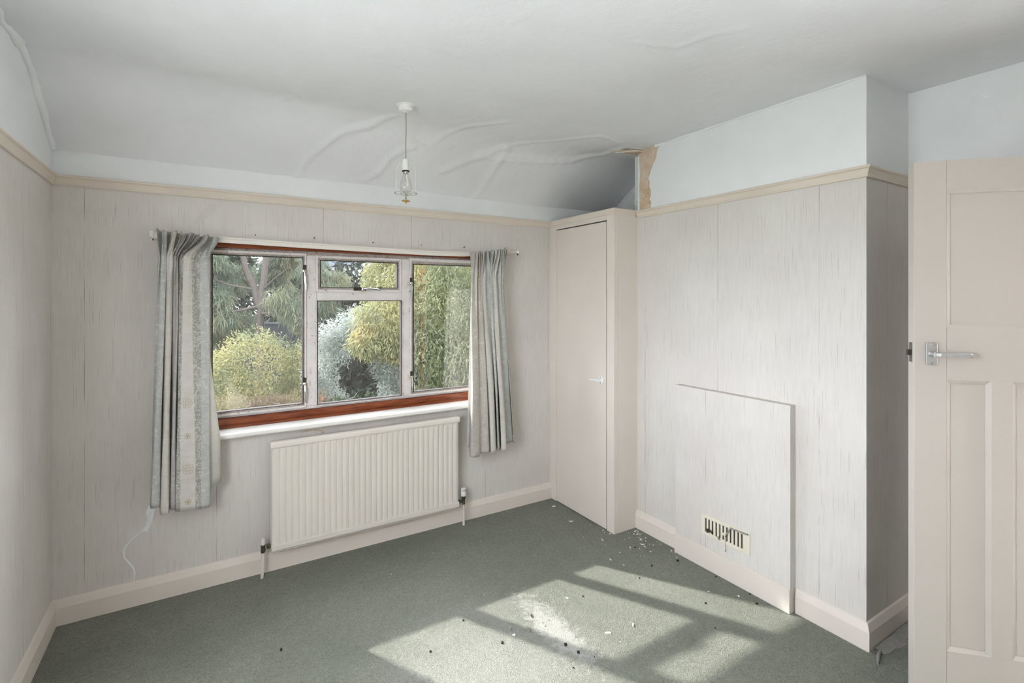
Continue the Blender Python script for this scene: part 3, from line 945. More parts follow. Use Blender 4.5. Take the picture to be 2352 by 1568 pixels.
# ------------------------------------------------------------------ curtains
def catmull(p, m):
    out, seg = [], []
    n = len(p)
    for i in range(n - 1):
        p0, p1, p2, p3 = p[max(i - 1, 0)], p[i], p[i + 1], p[min(i + 2, n - 1)]
        for j in range(m):
            t = j / m
            # Catmull-Rom softened towards linear so folds keep firm edges
            c = 0.5 * ((2 * p1) + (-p0 + p2) * t + (2 * p0 - 5 * p1 + 4 * p2 - p3) * t * t + (-p0 + 3 * p1 - 3 * p2 + p3) * t ** 3)
            l = p1 + (p2 - p1) * t
            out.append(0.65 * c + 0.35 * l)
            seg.append(i)
    out.append(p[-1])
    seg.append(n - 2)
    return np.array(out), seg


def curtain(name, label, ctrl, header, ztop, zwaist, zbot, segmats, mats, v_rail=2.948):
    th = thing(name, (sum(c[0] for c in ctrl) / len(ctrl), 2.93, min(zbot)), label, 'curtain', 'pair of curtains at the window')
    n = len(ctrl)
    ub = np.array([c[0] for c in ctrl]); db = np.array([c[1] for c in ctrl]) * .01
    ut = np.array([c[2] for c in ctrl])
    uh = np.linspace(header[0], header[1], n)
    dh = np.array([.032 + .022 * (-1) ** i + (.004 * math.sin(i * 2.1)) for i in range(n)])
    dw = np.array([.016 + .006 * (-1) ** i + .25 * db[i] for i in range(n)])
    zt = np.array([ztop[0] + (ztop[1] - ztop[0]) * i / (n - 1) + .004 * math.sin(i * 1.7) for i in range(n)])
    zb = np.array(zbot)
    rows = 64
    m = 7
    V, P = [], None
    grid = []
    for r in range(rows + 1):
        t = r / rows
        if t <= 0.16:
            k = t / 0.16
            e = k * k * (3 - 2 * k)
            u = uh + (ut - uh) * e
            d = dh + (dw - dh) * e
            z = zt + (zwaist - zt) * k
        else:
            k = (t - 0.16) / 0.84
            e = min(1, k * 1.25)
            e = e * e * (3 - 2 * e)
            u = ut + (ub - ut) * k
            d = dw + (db - dw) * e
            z = zwaist + (zb - zwaist) * k
        hk = max(0.0, 1 - t / 0.16) if t < 0.16 else 0.0
        pinch = math.exp(-((t - 0.16) / 0.05) ** 2)
        pu, seg = catmull(u, m)
        pd, _ = catmull(d, m)
        pz, _ = catmull(z, m)
        wob = .0025 * np.sin(np.arange(len(pu)) * .31 + t * 9) * t
        ph = np.arange(len(pu)) * 2 * math.pi / 7.6
        below = math.exp(-(t - .16) / .16) if t >= .16 else 0.0
        pd = pd + .017 * math.sqrt(hk) * np.tanh(2.2 * np.sin(ph)) + .004 * pinch * np.sin(ph) + .009 * below * (1 - pinch) * np.sin(ph + .6)
        pu = pu + .006 * hk * np.sin(ph + 1.2) + .004 * pinch * np.sin(ph * .5)
        pz = pz + .004 * (t == 0) * np.sin(ph * .8)
        grid.append([(float(a + w), float(v_rail - b - w * .5), float(c)) for a, b, c, w in zip(pu, pd, pz, wob)])
    nc = len(grid[0])
    vv = [p for row in grid for p in row]
    ff, mi = [], []
    for r in range(rows):
        for c in range(nc - 1):
            ff.append((r * nc + c, r * nc + c + 1, (r + 1) * nc + c + 1, (r + 1) * nc + c))
            mi.append(segmats[seg[c]])
    o = MB().add(vv, ff, mi).build('drape', mats, th, True)
    s = o.modifiers.new('cloth_thickness', 'SOLIDIFY')
    s.thickness = 0.0022
    s.offset = 0
    return th, grid


CM = [M['c_cream'], M['c_grey'], M['c_beige'], M['c_blue'], M['c_pale'], M['c_line']]
Lc = [(-0.225, 2, -0.193), (-0.214, 6, -0.183), (-0.187, 6, -0.163), (-0.186, 1, -0.16), (-0.177, 8, -0.153), (-0.153, 8, -0.136), (-0.149, 0, -0.135), (-0.14, 6, -0.125), (-0.127, 6, -0.111), (-0.125, 2, -0.109), (-0.119, 7, -0.104), (-0.105, 7, -0.093), (-0.04, 8, -0.058), (-0.015, 7.5, -0.022), (0.015, 6.5, 0.011), (0.016, 3, 0.013)]
Lz = [.505, .505, .505, .50, .475, .475, .485, .487, .487, .480, .474, .472, .468, .466, .466, .475]
ctl, gl = curtain('curtain', 'left curtain with embroidered cream panel, grey scroll and pale blue stripes, drawn open', Lc, (-0.20, 0.058), (1.822, 1.802), 1.685, Lz,
                  [3, 3, 3, 2, 0, 2, 4, 4, 4, 1, 1, 0, 1, 3, 3], CM)
# lining and turned hem showing past the leading edge
vv = []
for r in range(31):
    t = r / 30
    z = 1.66 + (0.535 - 1.66) * t
    for c in range(7):
        s_ = c / 6
        u = -0.02 + (0.034 + 0.052 * min(1, max(0, (t - .30) / .5)) - .012 * (1 - t)) * s_ + .03 * t * s_ * .0
        vv.append((u - .0, 2.925 - .012 * math.sin(s_ * 3) * t, z + .03 * t * s_))
ff = [(r * 7 + c, r * 7 + c + 1, (r + 1) * 7 + c + 1, (r + 1) * 7 + c) for r in range(30) for c in range(6)]
ln = MB().add(vv, ff).build('lining', M['c_line'], ctl, True)
sd = ln.modifiers.new('t', 'SOLIDIFY'); sd.thickness = .0015
hm = MB()
hm.add([(-0.02, 2.923, .52), (0.030, 2.9205, .536), (0.056, 2.9215, .556), (0.056, 2.9215, .578), (0.030, 2.9205, .558), (-0.02, 2.923, .54)], [(0, 1, 4, 5), (1, 2, 3, 4)])
h1 = hm.build('turned_hem', M['c_blue'], ctl)
sd = h1.modifiers.new('t', 'SOLIDIFY'); sd.thickness = .002
# embroidered motifs on the cream panel
def panel_pt(s_, z):
    c = 11 * 7 + s_ * 7
    c0 = int(c); f = c - c0
    q0 = q1 = None
    for r in range(10, len(gl)):
        p = Vector(gl[r][c0]).lerp(Vector(gl[r][c0 + 1]), f)
        if p.z <= z:
            p0 = Vector(gl[r - 1][c0]).lerp(Vector(gl[r - 1][c0 + 1]), f)
            k = (z - p.z) / (p0.z - p.z)
            q0 = p.lerp(p0, k)
            break
    q0 = q0 if q0 else p
    return Vector((q0.x, q0.y - .0022, z))
for zc_, kind in ((0.987, 'knot'), (0.829, 'flower'), (0.670, 'knot'), (0.512, 'flower')):
    mb = MB()
    if kind == 'knot':
        for ph in (0, math.pi / 2):
            pts = []
            for j in range(121):
                a = 2 * math.pi * j / 120
                rr_ = .62 + .38 * math.cos(8 * a)
                pts.append(panel_pt(.5 + .36 * rr_ * math.cos(a * 3 + ph), zc_ + .026 * rr_ * math.sin(a * 3 + ph)))
            mb.tube(pts, .0005, 5, False)
    else:
        for q in range(5):
            a0 = q * 2 * math.pi / 5 + .3
            pts = []
            for j in range(13):
                t = j / 12
                a = a0 + .5 * math.sin(t * 2 * math.pi)
                rr = math.sin(t * math.pi)
                pts.append(panel_pt(.5 + .20 * rr * math.cos(a), zc_ + .014 * rr * math.sin(a)))
            mb.tube(pts, .0007, 5, False)
    mb.build('embroidered_motif', M['thread'], ctl)

Rc = [(1.47, 2, 1.499), (1.456, 8, 1.481), (1.506, 8, 1.506), (1.531, 5, 1.528), (1.589, 7, 1.543), (1.612, 4, 1.569), (1.6, 8, 1.554), (1.636, 8, 1.583), (1.682, 1, 1.628), (1.661, 6, 1.611), (1.677, 6, 1.621), (1.713, 1, 1.652), (1.685, 7, 1.625), (1.689, 8, 1.629), (1.713, 8, 1.649), (1.746, 3, 1.681), (1.795, 3, 1.712), (1.811, 1, 1.727), (1.793, 5, 1.707), (1.81, 4, 1.72)]
Rz = [.485, .470, .468, .476, .478, .474, .474, .478, .485, .478, .480, .486, .478, .474, .478, .500, .508, .505, .500, .505]
ctr, gr = curtain('curtain', 'right curtain of cream, beige vine and blue stripes, sunlit along its leading edge', Rc, (1.478, 1.742), (1.790, 1.822), 1.640, Rz,
                  [4, 2, 0, 2, 2, 0, 0, 3, 3, 3, 1, 1, 0, 0, 0, 3, 3, 2, 2], CM)

vv = []
for r in range(25):
    t = r / 24
    z = 1.66 + (0.512 - 1.66) * t
    for c in range(17):
        s_ = c / 16
        vv.append((1.462 + .035 * (1 - t) + (0.33 - .09 * (1 - t)) * s_, 2.957 - .006 * math.sin(s_ * 19) - .008 * (s_ < .05), z))
ff = [(r * 17 + c, r * 17 + c + 1, (r + 1) * 17 + c + 1, (r + 1) * 17 + c) for r in range(24) for c in range(16)]
ln = MB().add(vv, ff).build('lining', M['c_line'], ctr, True)
sd = ln.modifiers.new('t', 'SOLIDIFY'); sd.thickness = .0015

# ------------------------------------------------------------------ pendant lamp
PX, PY = 0.843, 2.376
pl = thing('pendant_light', (PX, PY, 2.45), 'bare bulb pendant with wire shade carrier hanging from the ceiling', 'lamp')
zr0 = 2.452
MB().lathe([(.048, 0), (.048, -.006), (.044, -.010), (.037, -.012), (.036, -.026), (.030, -.036), (.012, -.040), (.004, -.044)], (PX, PY, zr0), 32).build('ceiling_rose', M['plastic'], pl, True)
MB().tube([(PX, PY, 2.41), (PX + .001, PY, 2.33), (PX - .001, PY, 2.25), (PX, PY, 2.175)], .0032, 10).build('flex', M['cord'], pl, True)
ho = MB().lathe([(.008, .0), (.014, -.004), (.0155, -.012), (.0155, -.024), (.0175, -.028), (.0175, -.058), (.016, -.060)], (PX, PY, 2.182), 24).build('lamp_holder', M['plastic'], pl, True)
MB().lathe([(.0178, 0), (.0185, -.001), (.0185, -.005), (.016, -.006)], (PX, PY, 2.124), 24).build('holder_ring', M['iron'], ho, True)
bu = MB().lathe([(.012, 0), (.0125, -.010), (.016, -.022), (.023, -.042), (.0285, -.060), (.030, -.074), (.0275, -.088), (.020, -.099), (.009, -.105), (.001, -.106)], (PX, PY, 2.118), 28).build('bulb', M['bulb'], pl, True)
MB().lathe([(.0122, .002), (.0124, -.006), (.011, -.010)], (PX, PY, 2.119), 20).build('bulb_cap', M['chrome'], bu, True)
MB().tube([(PX, PY, 2.11), (PX + .001, PY, 2.085), (PX + .006, PY, 2.070), (PX - .006, PY, 2.070), (PX, PY, 2.085)], .0011, 6).build('filament_support', M['cord'], bu, True)
cx_, cy_ = math.cos(-YAW), math.sin(-YAW)
mb = MB()
for sg in (-1, 1):
    mb.tube([(PX + sg * cx_ * r_, PY + sg * cy_ * r_, z_) for r_, z_ in ((.016, 2.157), (.030, 2.158), (.038, 2.153), (.040, 2.142), (.046, 2.130), (.048, 2.115), (.048, 2.03), (.046, 2.014))], .0016, 8)
mb.build('wire_carrier', M['plastic'], pl, True)
mb = MB()
pts = [(PX + .054 * math.cos(a), PY + .054 * math.sin(a), 2.012) for a in np.linspace(0, 2 * math.pi, 41)]
mb.tube(pts, .0028, 8, False)
pts = [(PX + .026 * math.cos(a), PY + .026 * math.sin(a), 2.010) for a in np.linspace(0, 2 * math.pi, 31)]
mb.tube(pts, .0025, 8, False)
for a in (-YAW, -YAW + math.pi / 2):
    mb.tube([(PX - .054 * math.cos(a), PY - .054 * math.sin(a), 2.011), (PX + .054 * math.cos(a), PY + .054 * math.sin(a), 2.011)], .002, 8)
mb.build('shade_ring', M['clear'], pl, True)
MB().tube([(PX, PY, 2.012), (PX, PY, 1.985), (PX, PY, 1.972)], [.004, .0045, .004], 12).build('stem', M['cord'], pl, True)
MB().lathe([(.004, .004), (.018, .002), (.022, -.001), (.018, -.003), (.006, -.004), (.006, -.010), (.003, -.013)], (PX, PY, 1.975), 20).build('finial', M['ring'], pl, True)

# ------------------------------------------------------------------ open panelled door
DA = Vector((2.147, 0.766, 0))
DD = Vector((0.7026, -0.7115, 0)).normalized()      # from free edge to hinge
DN = Vector((DD.y, -DD.x, 0))                       # towards the room
DW, DH0, DH1, DT = 0.711, 0.010, 1.980, 0.040


def dp(t, z, n):
    q = DA + DD * t + DN * n
    return (q.x, q.y, z)


def dbox(mb, t0, t1, z0, z1, n0, n1, mi=0):
    v = [dp(t0, z0, n0), dp(t1, z0, n0), dp(t1, z0, n1), dp(t0, z0, n1), dp(t0, z1, n0), dp(t1, z1, n0), dp(t1, z1, n1), dp(t0, z1, n1)]
    f = [(0, 4, 7, 3), (1, 2, 6, 5), (0, 1, 5, 4), (3, 7, 6, 2), (0, 3, 2, 1), (4, 5, 6, 7)]
    mb.add(v, f, mi)


door = thing('door_1', tuple(DA), 'ivory four panel door standing open at the right edge', 'door', kind='structure')
sx = 0.0995
pw = 0.130
mul = (DW - 2 * sx - 3 * pw) / 2
ZP = [(0.258, 1.209), (1.391, 1.877)]
for t0, t1 in ((0, sx), (DW - sx, DW)):
    mb = MB(); dbox(mb, t0, t1, DH0, DH1, -DT, 0); mb.build('stile', M['door'], door, bevel=.002)
for z0, z1 in ((DH0, ZP[0][0]), (ZP[0][1], ZP[1][0]), (ZP[1][1], DH1)):
    mb = MB(); dbox(mb, sx, DW - sx, z0, z1, -DT, -0.0003); mb.build('rail', M['door'], door)
for i in range(2):
    t0 = sx + pw * (i + 1) + mul * i
    mb = MB(); dbox(mb, t0, t0 + mul, ZP[0][0], ZP[0][1], -DT, 0); mb.build('muntin', M['door'], door, bevel=.001)
cells = [(sx + i * (pw + mul), sx + i * (pw + mul) + pw, ZP[0][0], ZP[0][1]) for i in range(3)] + [(sx, DW - sx, ZP[1][0], ZP[1][1])]
for t0, t1, z0, z1 in cells:
    mb = MB(); dbox(mb, t0, t1, z0, z1, -DT + .012, -.012); pn = mb.build('door_panel', M['door'], door)
    mb = MB()
    w = .013
    for a, b, c, d in (((t0, z0), (t1, z0), (t1 - w, z0 + w), (t0 + w, z0 + w)), ((t1, z0), (t1, z1), (t1 - w, z1 - w), (t1 - w, z0 + w)),
                       ((t1, z1), (t0, z1), (t0 + w, z1 - w), (t1 - w, z1 - w)), ((t0, z1), (t0, z0), (t0 + w, z0 + w), (t0 + w, z1 - w))):
        mb.add([dp(a[0], a[1], -.001), dp(b[0], b[1], -.001), dp(c[0], c[1], -.0085), dp(d[0], d[1], -.0085), dp(c[0], c[1], -.0118), dp(d[0], d[1], -.0118)],
               [(0, 1, 2, 3), (3, 2, 4, 5)])
    mb.build('panel_moulding', M['door'], pn)
# lever handle on a back plate
hz = 1.300
mb = MB()
r = .005
pts = []
for cx0, cz0, a0 in ((.0695 - r, 1.3405 - r, 0), (.034 + r, 1.3405 - r, 90), (.034 + r, 1.261 + r, 180), (.0695 - r, 1.261 + r, 270)):
    for j in range(5):
        a = math.radians(a0 + j * 22.5)
        pts.append((cx0 + r * math.cos(a), cz0 + r * math.sin(a)))
mb.prism(pts, lambda a, b, h: dp(a, b, h), 0.0, 0.006)
hp = mb.build('handle_plate', M['alu'], door, bevel=.0015)
mb = MB()
ax = DN
mb.lathe([(.011, 0), (.0105, .010), (.009, .030)], dp(.052, hz, .005), 18, tuple(DN))
secs = []
for t, n, w_, h_ in ((.046, .036, .007, .0075), (.058, .042, .008, .0080), (.075, .043, .0075, .0080), (.110, .042, .007, .0090), (.146, .040, .006, .0085), (.153, .040, .005, .0065)):
    zc0 = hz + .001 - (0.0025 if t > .15 else 0)
    secs.append([dp(t, zc0 + h_, n - w_ * .7), dp(t, zc0 + h_, n + w_ * .5), dp(t, zc0 + h_ * .4, n + w_), dp(t, zc0 - h_ * .8, n + w_ * .8), dp(t, zc0 - h_, n - w_ * .3), dp(t, zc0, n - w_)])
vv = [p for s_ in secs for p in s_]
ff = [(i * 6 + j, i * 6 + (j + 1) % 6, (i + 1) * 6 + (j + 1) % 6, (i + 1) * 6 + j) for i in range(len(secs) - 1) for j in range(6)]
ff += [tuple(range(6)), tuple((len(secs) - 1) * 6 + j for j in range(5, -1, -1))]
mb.add(vv, ff)
mb.build('lever', M['alu'], hp, bevel=.001)
for t, z in ((.0405, 1.3335), (.0620, 1.3335), (.0520, 1.2675)):
    MB().lathe([(.0035, 0), (.0035, .001), (.0015, .0018)], dp(t, z, .006), 12, tuple(DN)).build('screw', M['chrome'], hp)
# mortice latch in the door edge
mb = MB()
dbox(mb, -.0012, .002, 1.268, 1.338, -.030, -.012)
lt = mb.build('latch_plate', M['brass'], door)
mb = MB()
dbox(mb, -.011, .001, 1.292, 1.312, -.027, -.015)
mb.build('latch_bolt', M['iron'], lt)
for z in (.098, .088, .055):
    MB().prism([(-.0008, -.004), (.0005, -.006), (.0005, .005), (-.0008, .006)], lambda a, b, h, z=z: dp(a - .0004, z + b, h), -.004, .0006).build('paint_chip', M['iron'], door)
struct(MB().box(2.60, UD, DV1, DV1 + .08, 0, 2.06).box(2.60, UD, DV0 - .08, DV0, 0, 2.06).box(2.60, UD, DV0, DV1, DZ, 2.06).build('trim_6', M['timber'], bevel=.004), 'brown timber architrave round the doorway behind the open door, dark to cut its reflection', 'architrave')  # unseen, coloured dark to match the jambs and cut the pane reflection

# frayed underlay along the chimney breast foot
ul = thing('underlay_strip', (2.40, 0.99, 0), 'frayed grey underlay edge by the chimney breast corner', 'underlay')
mb = MB()
top = [(2.425 + i * .038, 1.004 + random.uniform(-.002, .002)) for i in range(10)]
bot = [(2.425 + i * .038, .955 + random.uniform(-.012, .014)) for i in range(10)]
vv = [(a, b, .010) for a, b in top] + [(a, b, .003) for a, b in bot] + [(a, b, .0005) for a, b in top] + [(a, b, .0005) for a, b in bot]
n = 10
ff = [(i, n + i, n + i + 1, i + 1) for i in range(n - 1)] + [(n + i, 3 * n + i, 3 * n + i + 1, n + i + 1) for i in range(n - 1)]
mb.add(vv, ff)
mb.build('strip', M['grey'], ul)
MB().tube([(2.43, .985, .006), (2.39, .975, .007), (2.335, .955, .006)], [.006, .007, .004], 8).build('frayed_end', M['grey'], ul, True)

# ------------------------------------------------------------------ plaster debris on the carpet
def flake(rnd, w, thick, elong=1.0, jag=.35):
    k = rnd.choice((4, 5, 5, 6))
    pts = []
    for j in range(k):
        a = 2 * math.pi * j / k + rnd.uniform(-.25, .25)
        rr = w / 2 * (1 - rnd.random() * jag)
        pts.append((rr * math.cos(a), rr * math.sin(a) / elong))
    mb = MB()
    n = len(pts)
    vv = [(a * .92, b * .92, 0) for a, b in pts] + [(a, b, thick * .6) for a, b in pts] + [(a * .86, b * .86, thick * rnd.uniform(.8, 1.2)) for a, b in pts]
    ff = [tuple(range(n - 1, -1, -1)), tuple(range(2 * n, 3 * n))]
    for q in (0, n):
        ff += [(q + i, q + (i + 1) % n, q + n + (i + 1) % n, q + n + i) for i in range(n)]
    return mb.add(vv, ff)


rd = random.Random(21)
WHITE = [(2.126, 2.893, 0.037), (2.079, 2.637, 0.035), (2.16, 2.535, 0.011), (2.178, 2.43, 0.014), (2.161, 2.399, 0.017), (2.183, 2.372, 0.019), (2.061, 2.277, 0.008), (2.291, 2.212, 0.016), (2.254, 2.165, 0.032), (2.249, 2.14, 0.024), (2.205, 2.14, 0.018), (2.234, 2.081, 0.015), (2.306, 2.127, 0.013), (2.073, 2.167, 0.013), (1.972, 2.138, 0.025), (1.993, 2.054, 0.015), (2.344, 1.995, 0.013), (2.31, 1.953, 0.015), (2.29, 1.991, 0.01), (2.113, 1.873, 0.014), (2.063, 1.871, 0.007), (1.534, 1.976, 0.020), (2.183, 1.643, 0.016), (2.276, 1.538, 0.020), (2.162, 2.061, 0.008), (2.145, 2.071, 0.008), (2.009, 2.424, 0.008), (1.902, 2.326, 0.006), (1.773, 2.369, 0.006), (1.997, 2.797, 0.006), (1.538, 1.605, 0.006), (1.168, 1.882, 0.024), (1.196, 2.218, 0.008), (0.857, 2.644, 0.006), (1.627, 2.403, 0.007), (1.438, 2.716, 0.011), (1.134, 2.732, 0.006)]
PINK = [(2.086, 2.332, 0.038), (2.164, 2.174, 0.016), (1.784, 2.259, 0.013), (2.345, 2.021, 0.020)]
DARK = [(2.191, 2.161, 0.013), (2.12, 1.966, 0.019), (2.286, 1.926, 0.02), (1.973, 1.915, 0.014), (1.611, 1.946, 0.013), (2.087, 1.587, 0.015), (2.332, 1.709, 0.012), (2.340, 1.519, 0.013), (2.296, 1.455, 0.015), (1.967, 1.446, 0.01), (0.274, 2.321, 0.017), (1.019, 2.092, 0.012), (0.811, 1.98, 0.015), (1.168, 1.922, 0.025), (1.238, 1.876, 0.025), (1.305, 1.958, 0.029), (1.097, 1.867, 0.017), (1.322, 1.713, 0.023), (1.34, 1.649, 0.017), (1.381, 1.594, 0.009), (1.268, 1.592, 0.009)]
STICK = [(1.665, 1.656, 0.030), (1.53, 1.673, 0.036)]
wl = {0: 'largest white plaster flake, on the carpet close to the cupboard door hinge side', 1: 'curved white plaster flake on the carpet out from the middle of the cupboard door',
      8: 'largest white flake of the cluster between cupboard and fireplace panel', 14: 'long white flake lying alone beyond the sunlit strip', 21: 'pointed white chip in the middle sun patch',
      22: 'small white chip at the edge of the sunlight below the vent', 23: 'white chip on the carpet near the right end of the fireplace panel', 31: 'upright white chip beside the streak of plaster dust',
      35: 'lone white flake on the carpet in front of the right end of the radiator', 5: 'white flake touching the foot of the cupboard corner post'}
for i, (x, y, w) in enumerate(WHITE):
    o = flake(rd, w * 1.15, .0025 + w * .06, rd.uniform(1.5, 3.0), .6).build('plaster_flake', M['flake_w'])
    o.location = (x, y, 0.001)
    o.rotation_euler = (rd.uniform(-.18, .18), rd.uniform(-.18, .18), rd.uniform(0, 3.1))
    if i in wl:
        lb = wl[i]
    elif w >= .012:
        lb = 'small white plaster flake scattered on the carpet near the cupboard and fireplace panel'
    else:
        lb = 'tiny white plaster crumb lying on the open green carpet'
    tag(o, lb, 'plaster flake', 'white plaster flakes on the carpet')
for (x, y, w), lb in zip(PINK, ['long cream paint chip in front of the cupboard corner post', 'cream paint chip next to a dark crumb before the fireplace panel', 'small cream chip on the carpet in front of the cupboard door', 'cream chip leaning at the foot of the fireplace panel skirting']):
    o = flake(rd, w, .008, 1.8, .5).build('paint_chip', M['flake_p'])
    o.location = (x, y, 0); o.rotation_euler = (0, 0, rd.uniform(0, 3))
    tag(o, lb, 'paint chip', 'cream paint chips on the carpet')
dl = {10: 'dark mortar crumb lying far left on the carpet', 11: 'dark crumb at the top corner of the nearest sun patch', 12: 'dark crumb inside the nearest sun patch', 15: 'dark lump on top of the white dust streak',
      5: 'dark crumb in the narrow sunlit strip', 1: 'dark crumb just above the narrow sunlit strip', 9: 'dark crumb in the shadow bar right of the middle sun patch'}
for i, (x, y, w) in enumerate(DARK):
    o = flake(rd, w, w * .45, rd.uniform(1.0, 1.9), .4).build('mortar_crumb', M['flake_d'] if i not in (13, 14, 15) else M['grey'])
    o.location = (x, y, 0); o.rotation_euler = (0, 0, rd.uniform(0, 3))
    tag(o, dl.get(i, 'dark mortar crumb beside the dust streak' if 13 <= i else 'dark mortar crumb on the carpet near the fireplace panel'), 'crumb', 'dark crumbs on the carpet')
for (x, y, w), a, lb in zip(STICK, (.9, 2.5), ['short pale plaster stick lying at the far edge of the middle sun patch', 'pale plaster stick lying inside the middle sun patch']):
    o = flake(rd, w, .007, 3.6, .2).build('plaster_stick', M['flake_w'])
    o.location = (x, y, 0); o.rotation_euler = (0, 0, a)
    tag(o, lb, 'plaster stick', 'pale plaster sticks on the carpet')
# crumbs swept into the cupboard corner and along the dust streak
proto = flake(rd, .010, .005, 1.3)
for i in range(44):
    if i < 26:
        x, y = 2.37 - abs(rd.gauss(0, .07)), 2.32 - abs(rd.gauss(0, .09))
        lb, gp_, mk = 'tiny plaster crumb in the corner between cupboard and fireplace wall', 'crumbs in the cupboard corner', 'flake_w'
    else:
        x, y = 1.345 + rd.gauss(0, .06), 1.82 + rd.gauss(0, .16)
        lb, gp_, mk = 'small crumb in the streak of plaster dust', 'crumbs in the dust streak', 'flake_w' if rd.random() < .5 else 'grey'
    o = flake(rd, rd.uniform(.005, .011), .004, rd.uniform(1, 1.8)).build('plaster_crumb', M[mk])
    o.location = (x, y, 0); o.rotation_euler = (0, 0, rd.uniform(0, 3))
    tag(o, lb, 'crumb', gp_)


# ------------------------------------------------------------------ garden outside (seen from an upper floor)
GR = Vector((math.cos(YAW), -math.sin(YAW), 0))     # garden runs left-right along this line
GD = Vector((math.sin(YAW), math.cos(YAW), 0))      # and away from the house along this one
GZ0 = -2.8


def gp(x, d, z):
    return GR * x + GD * d + Vector((0, 0, z))


def foliage_mesh(n, blobs, ln, wd, droop, fill=0.55, up=0.0):
    w = np.array([b[3] * b[4] * b[5] for b in blobs]) ** 0.67
    idx = rng.choice(len(blobs), n, p=w / w.sum())
    B = np.array(blobs)[idx]
    d = rng.normal(size=(n, 3))
    d /= np.linalg.norm(d, axis=1)[:, None]
    r = (fill + (1 - fill) * rng.random(n)) * (0.92 + 0.16 * rng.random(n))
    loc = B[:, :3] + d * r[:, None] * B[:, 3:6]
    gr = np.array(GR); gd = np.array(GD)
    P = loc[:, :1] * gr + loc[:, 1:2] * gd
    P[:, 2] = loc[:, 2]
    axis = rng.normal(size=(n, 3)) * (1 - droop)
    axis[:, 2] += -1.6 * droop + up
    axis += 0.5 * (1 - droop) * (d[:, :1] * gr + d[:, 1:2] * gd + d[:, 2:3] * np.array([0, 0, 1]))
    axis /= np.linalg.norm(axis, axis=1)[:, None]
    side = np.cross(axis, rng.normal(size=(n, 3)))
    side /= np.linalg.norm(side, axis=1)[:, None]
    L = (ln * (0.6 + 0.8 * rng.random(n)))[:, None]
    Wd = (wd * (0.6 + 0.8 * rng.random(n)))[:, None]
    nrm = np.cross(axis, side)
    a = P
    b = P + axis * L * 0.5 + side * Wd * 0.5 + nrm * Wd * .15
    c = P + axis * L
    e = P + axis * L * 0.5 - side * Wd * 0.5 + nrm * Wd * .15
    V = np.stack([a, b, c, e], axis=1).reshape(-1, 3)
    return V


def foliage(name, parent, mat, *args, **kw):
    V = foliage_mesh(*args, **kw)
    base = np.array(BASE[parent.name])
    V = V - base
    n = len(V) // 4
    me = bpy.data.meshes.new(name)
    me.vertices.add(len(V))
    me.vertices.foreach_set('co', V.astype(np.float32).ravel())
    me.loops.add(n * 4)
    me.loops.foreach_set('vertex_index', np.arange(n * 4, dtype=np.int32))
    me.polygons.add(n)
    me.polygons.foreach_set('loop_start', np.arange(0, n * 4, 4, dtype=np.int32))
    me.polygons.foreach_set('loop_total', np.full(n, 4, dtype=np.int32))
    me.materials.append(mat)
    me.update(calc_edges=True)
    me.validate()
    o = bpy.data.objects.new(name, me)
    col.objects.link(o)
    o.parent = parent
    o['kind'] = 'stuff'
    return o


BK = paint('grey_brown_bark', (78, 71, 66), 0.9, 0.15, 12, 0.5, 40)
TW = paint('pale_twig_bark', (150, 140, 128), 0.9, 0.1, 20)
LF = dict(
    conifer=leaf('drooping_conifer_needles', (74, 92, 72), (104, 118, 88), (120, 122, 84), 3),
    yellow=leaf('yellow_green_shrub_leaves', (96, 108, 56), (164, 150, 76), (84, 100, 60), 5),
    fern=leaf('russet_fern_fronds', (96, 84, 50), (120, 112, 62), (92, 72, 54), 4),
    silver=leaf('silver_grey_leaves', (128, 137, 128), (170, 178, 168), (108, 120, 106), 6),
    gold=leaf('golden_willow_leaves', (110, 116, 66), (150, 148, 84), (160, 146, 76), 4),
    olive=leaf('olive_leaves', (92, 106, 64), (134, 138, 88), (104, 112, 74), 5),
    dark=leaf('dark_evergreen_leaves', (36, 48, 38), (52, 66, 48), (44, 54, 48), 2, 0.3),
    under=leaf('green_undergrowth_leaves', (58, 76, 44), (84, 100, 58), (70, 84, 48), 4),
)
gl_ = MB()
gl_.box(-70, 70, -60, 90, GZ0 - .2, GZ0)
struct(gl_.build('ground', paint('rough_lawn', (66, 78, 48), 0.95, 0.2, 3)), 'rough lawn far below the window', 'lawn')


def tree(name, label, cat, group, x, d, ztop, trunk_r, blobs, mat, n, ln, wd, droop, fill=.5, limbs=(), bark=BK, up=0.0):
    base = gp(x, d, GZ0)
    t = thing(name, tuple(base), label, cat, group)
    if trunk_r:
        pts = [gp(x, d, GZ0 - .05), gp(x + .03, d, GZ0 + (ztop - GZ0) * .4), gp(x - .02, d, GZ0 + (ztop - GZ0) * .75), gp(x + .02, d, ztop)]
        MB().tube(pts, [trunk_r * 1.3, trunk_r, trunk_r * .85, trunk_r * .5], 12).build('trunk', bark, t, True)
    for lb in limbs:
        pts = [gp(*p[:3]) for p in lb]
        MB().tube(pts, [p[3] for p in lb], 8).build('branch', bark, t, True)
    foliage('foliage', t, mat, n, blobs, ln, wd, droop, fill, up)
    return t


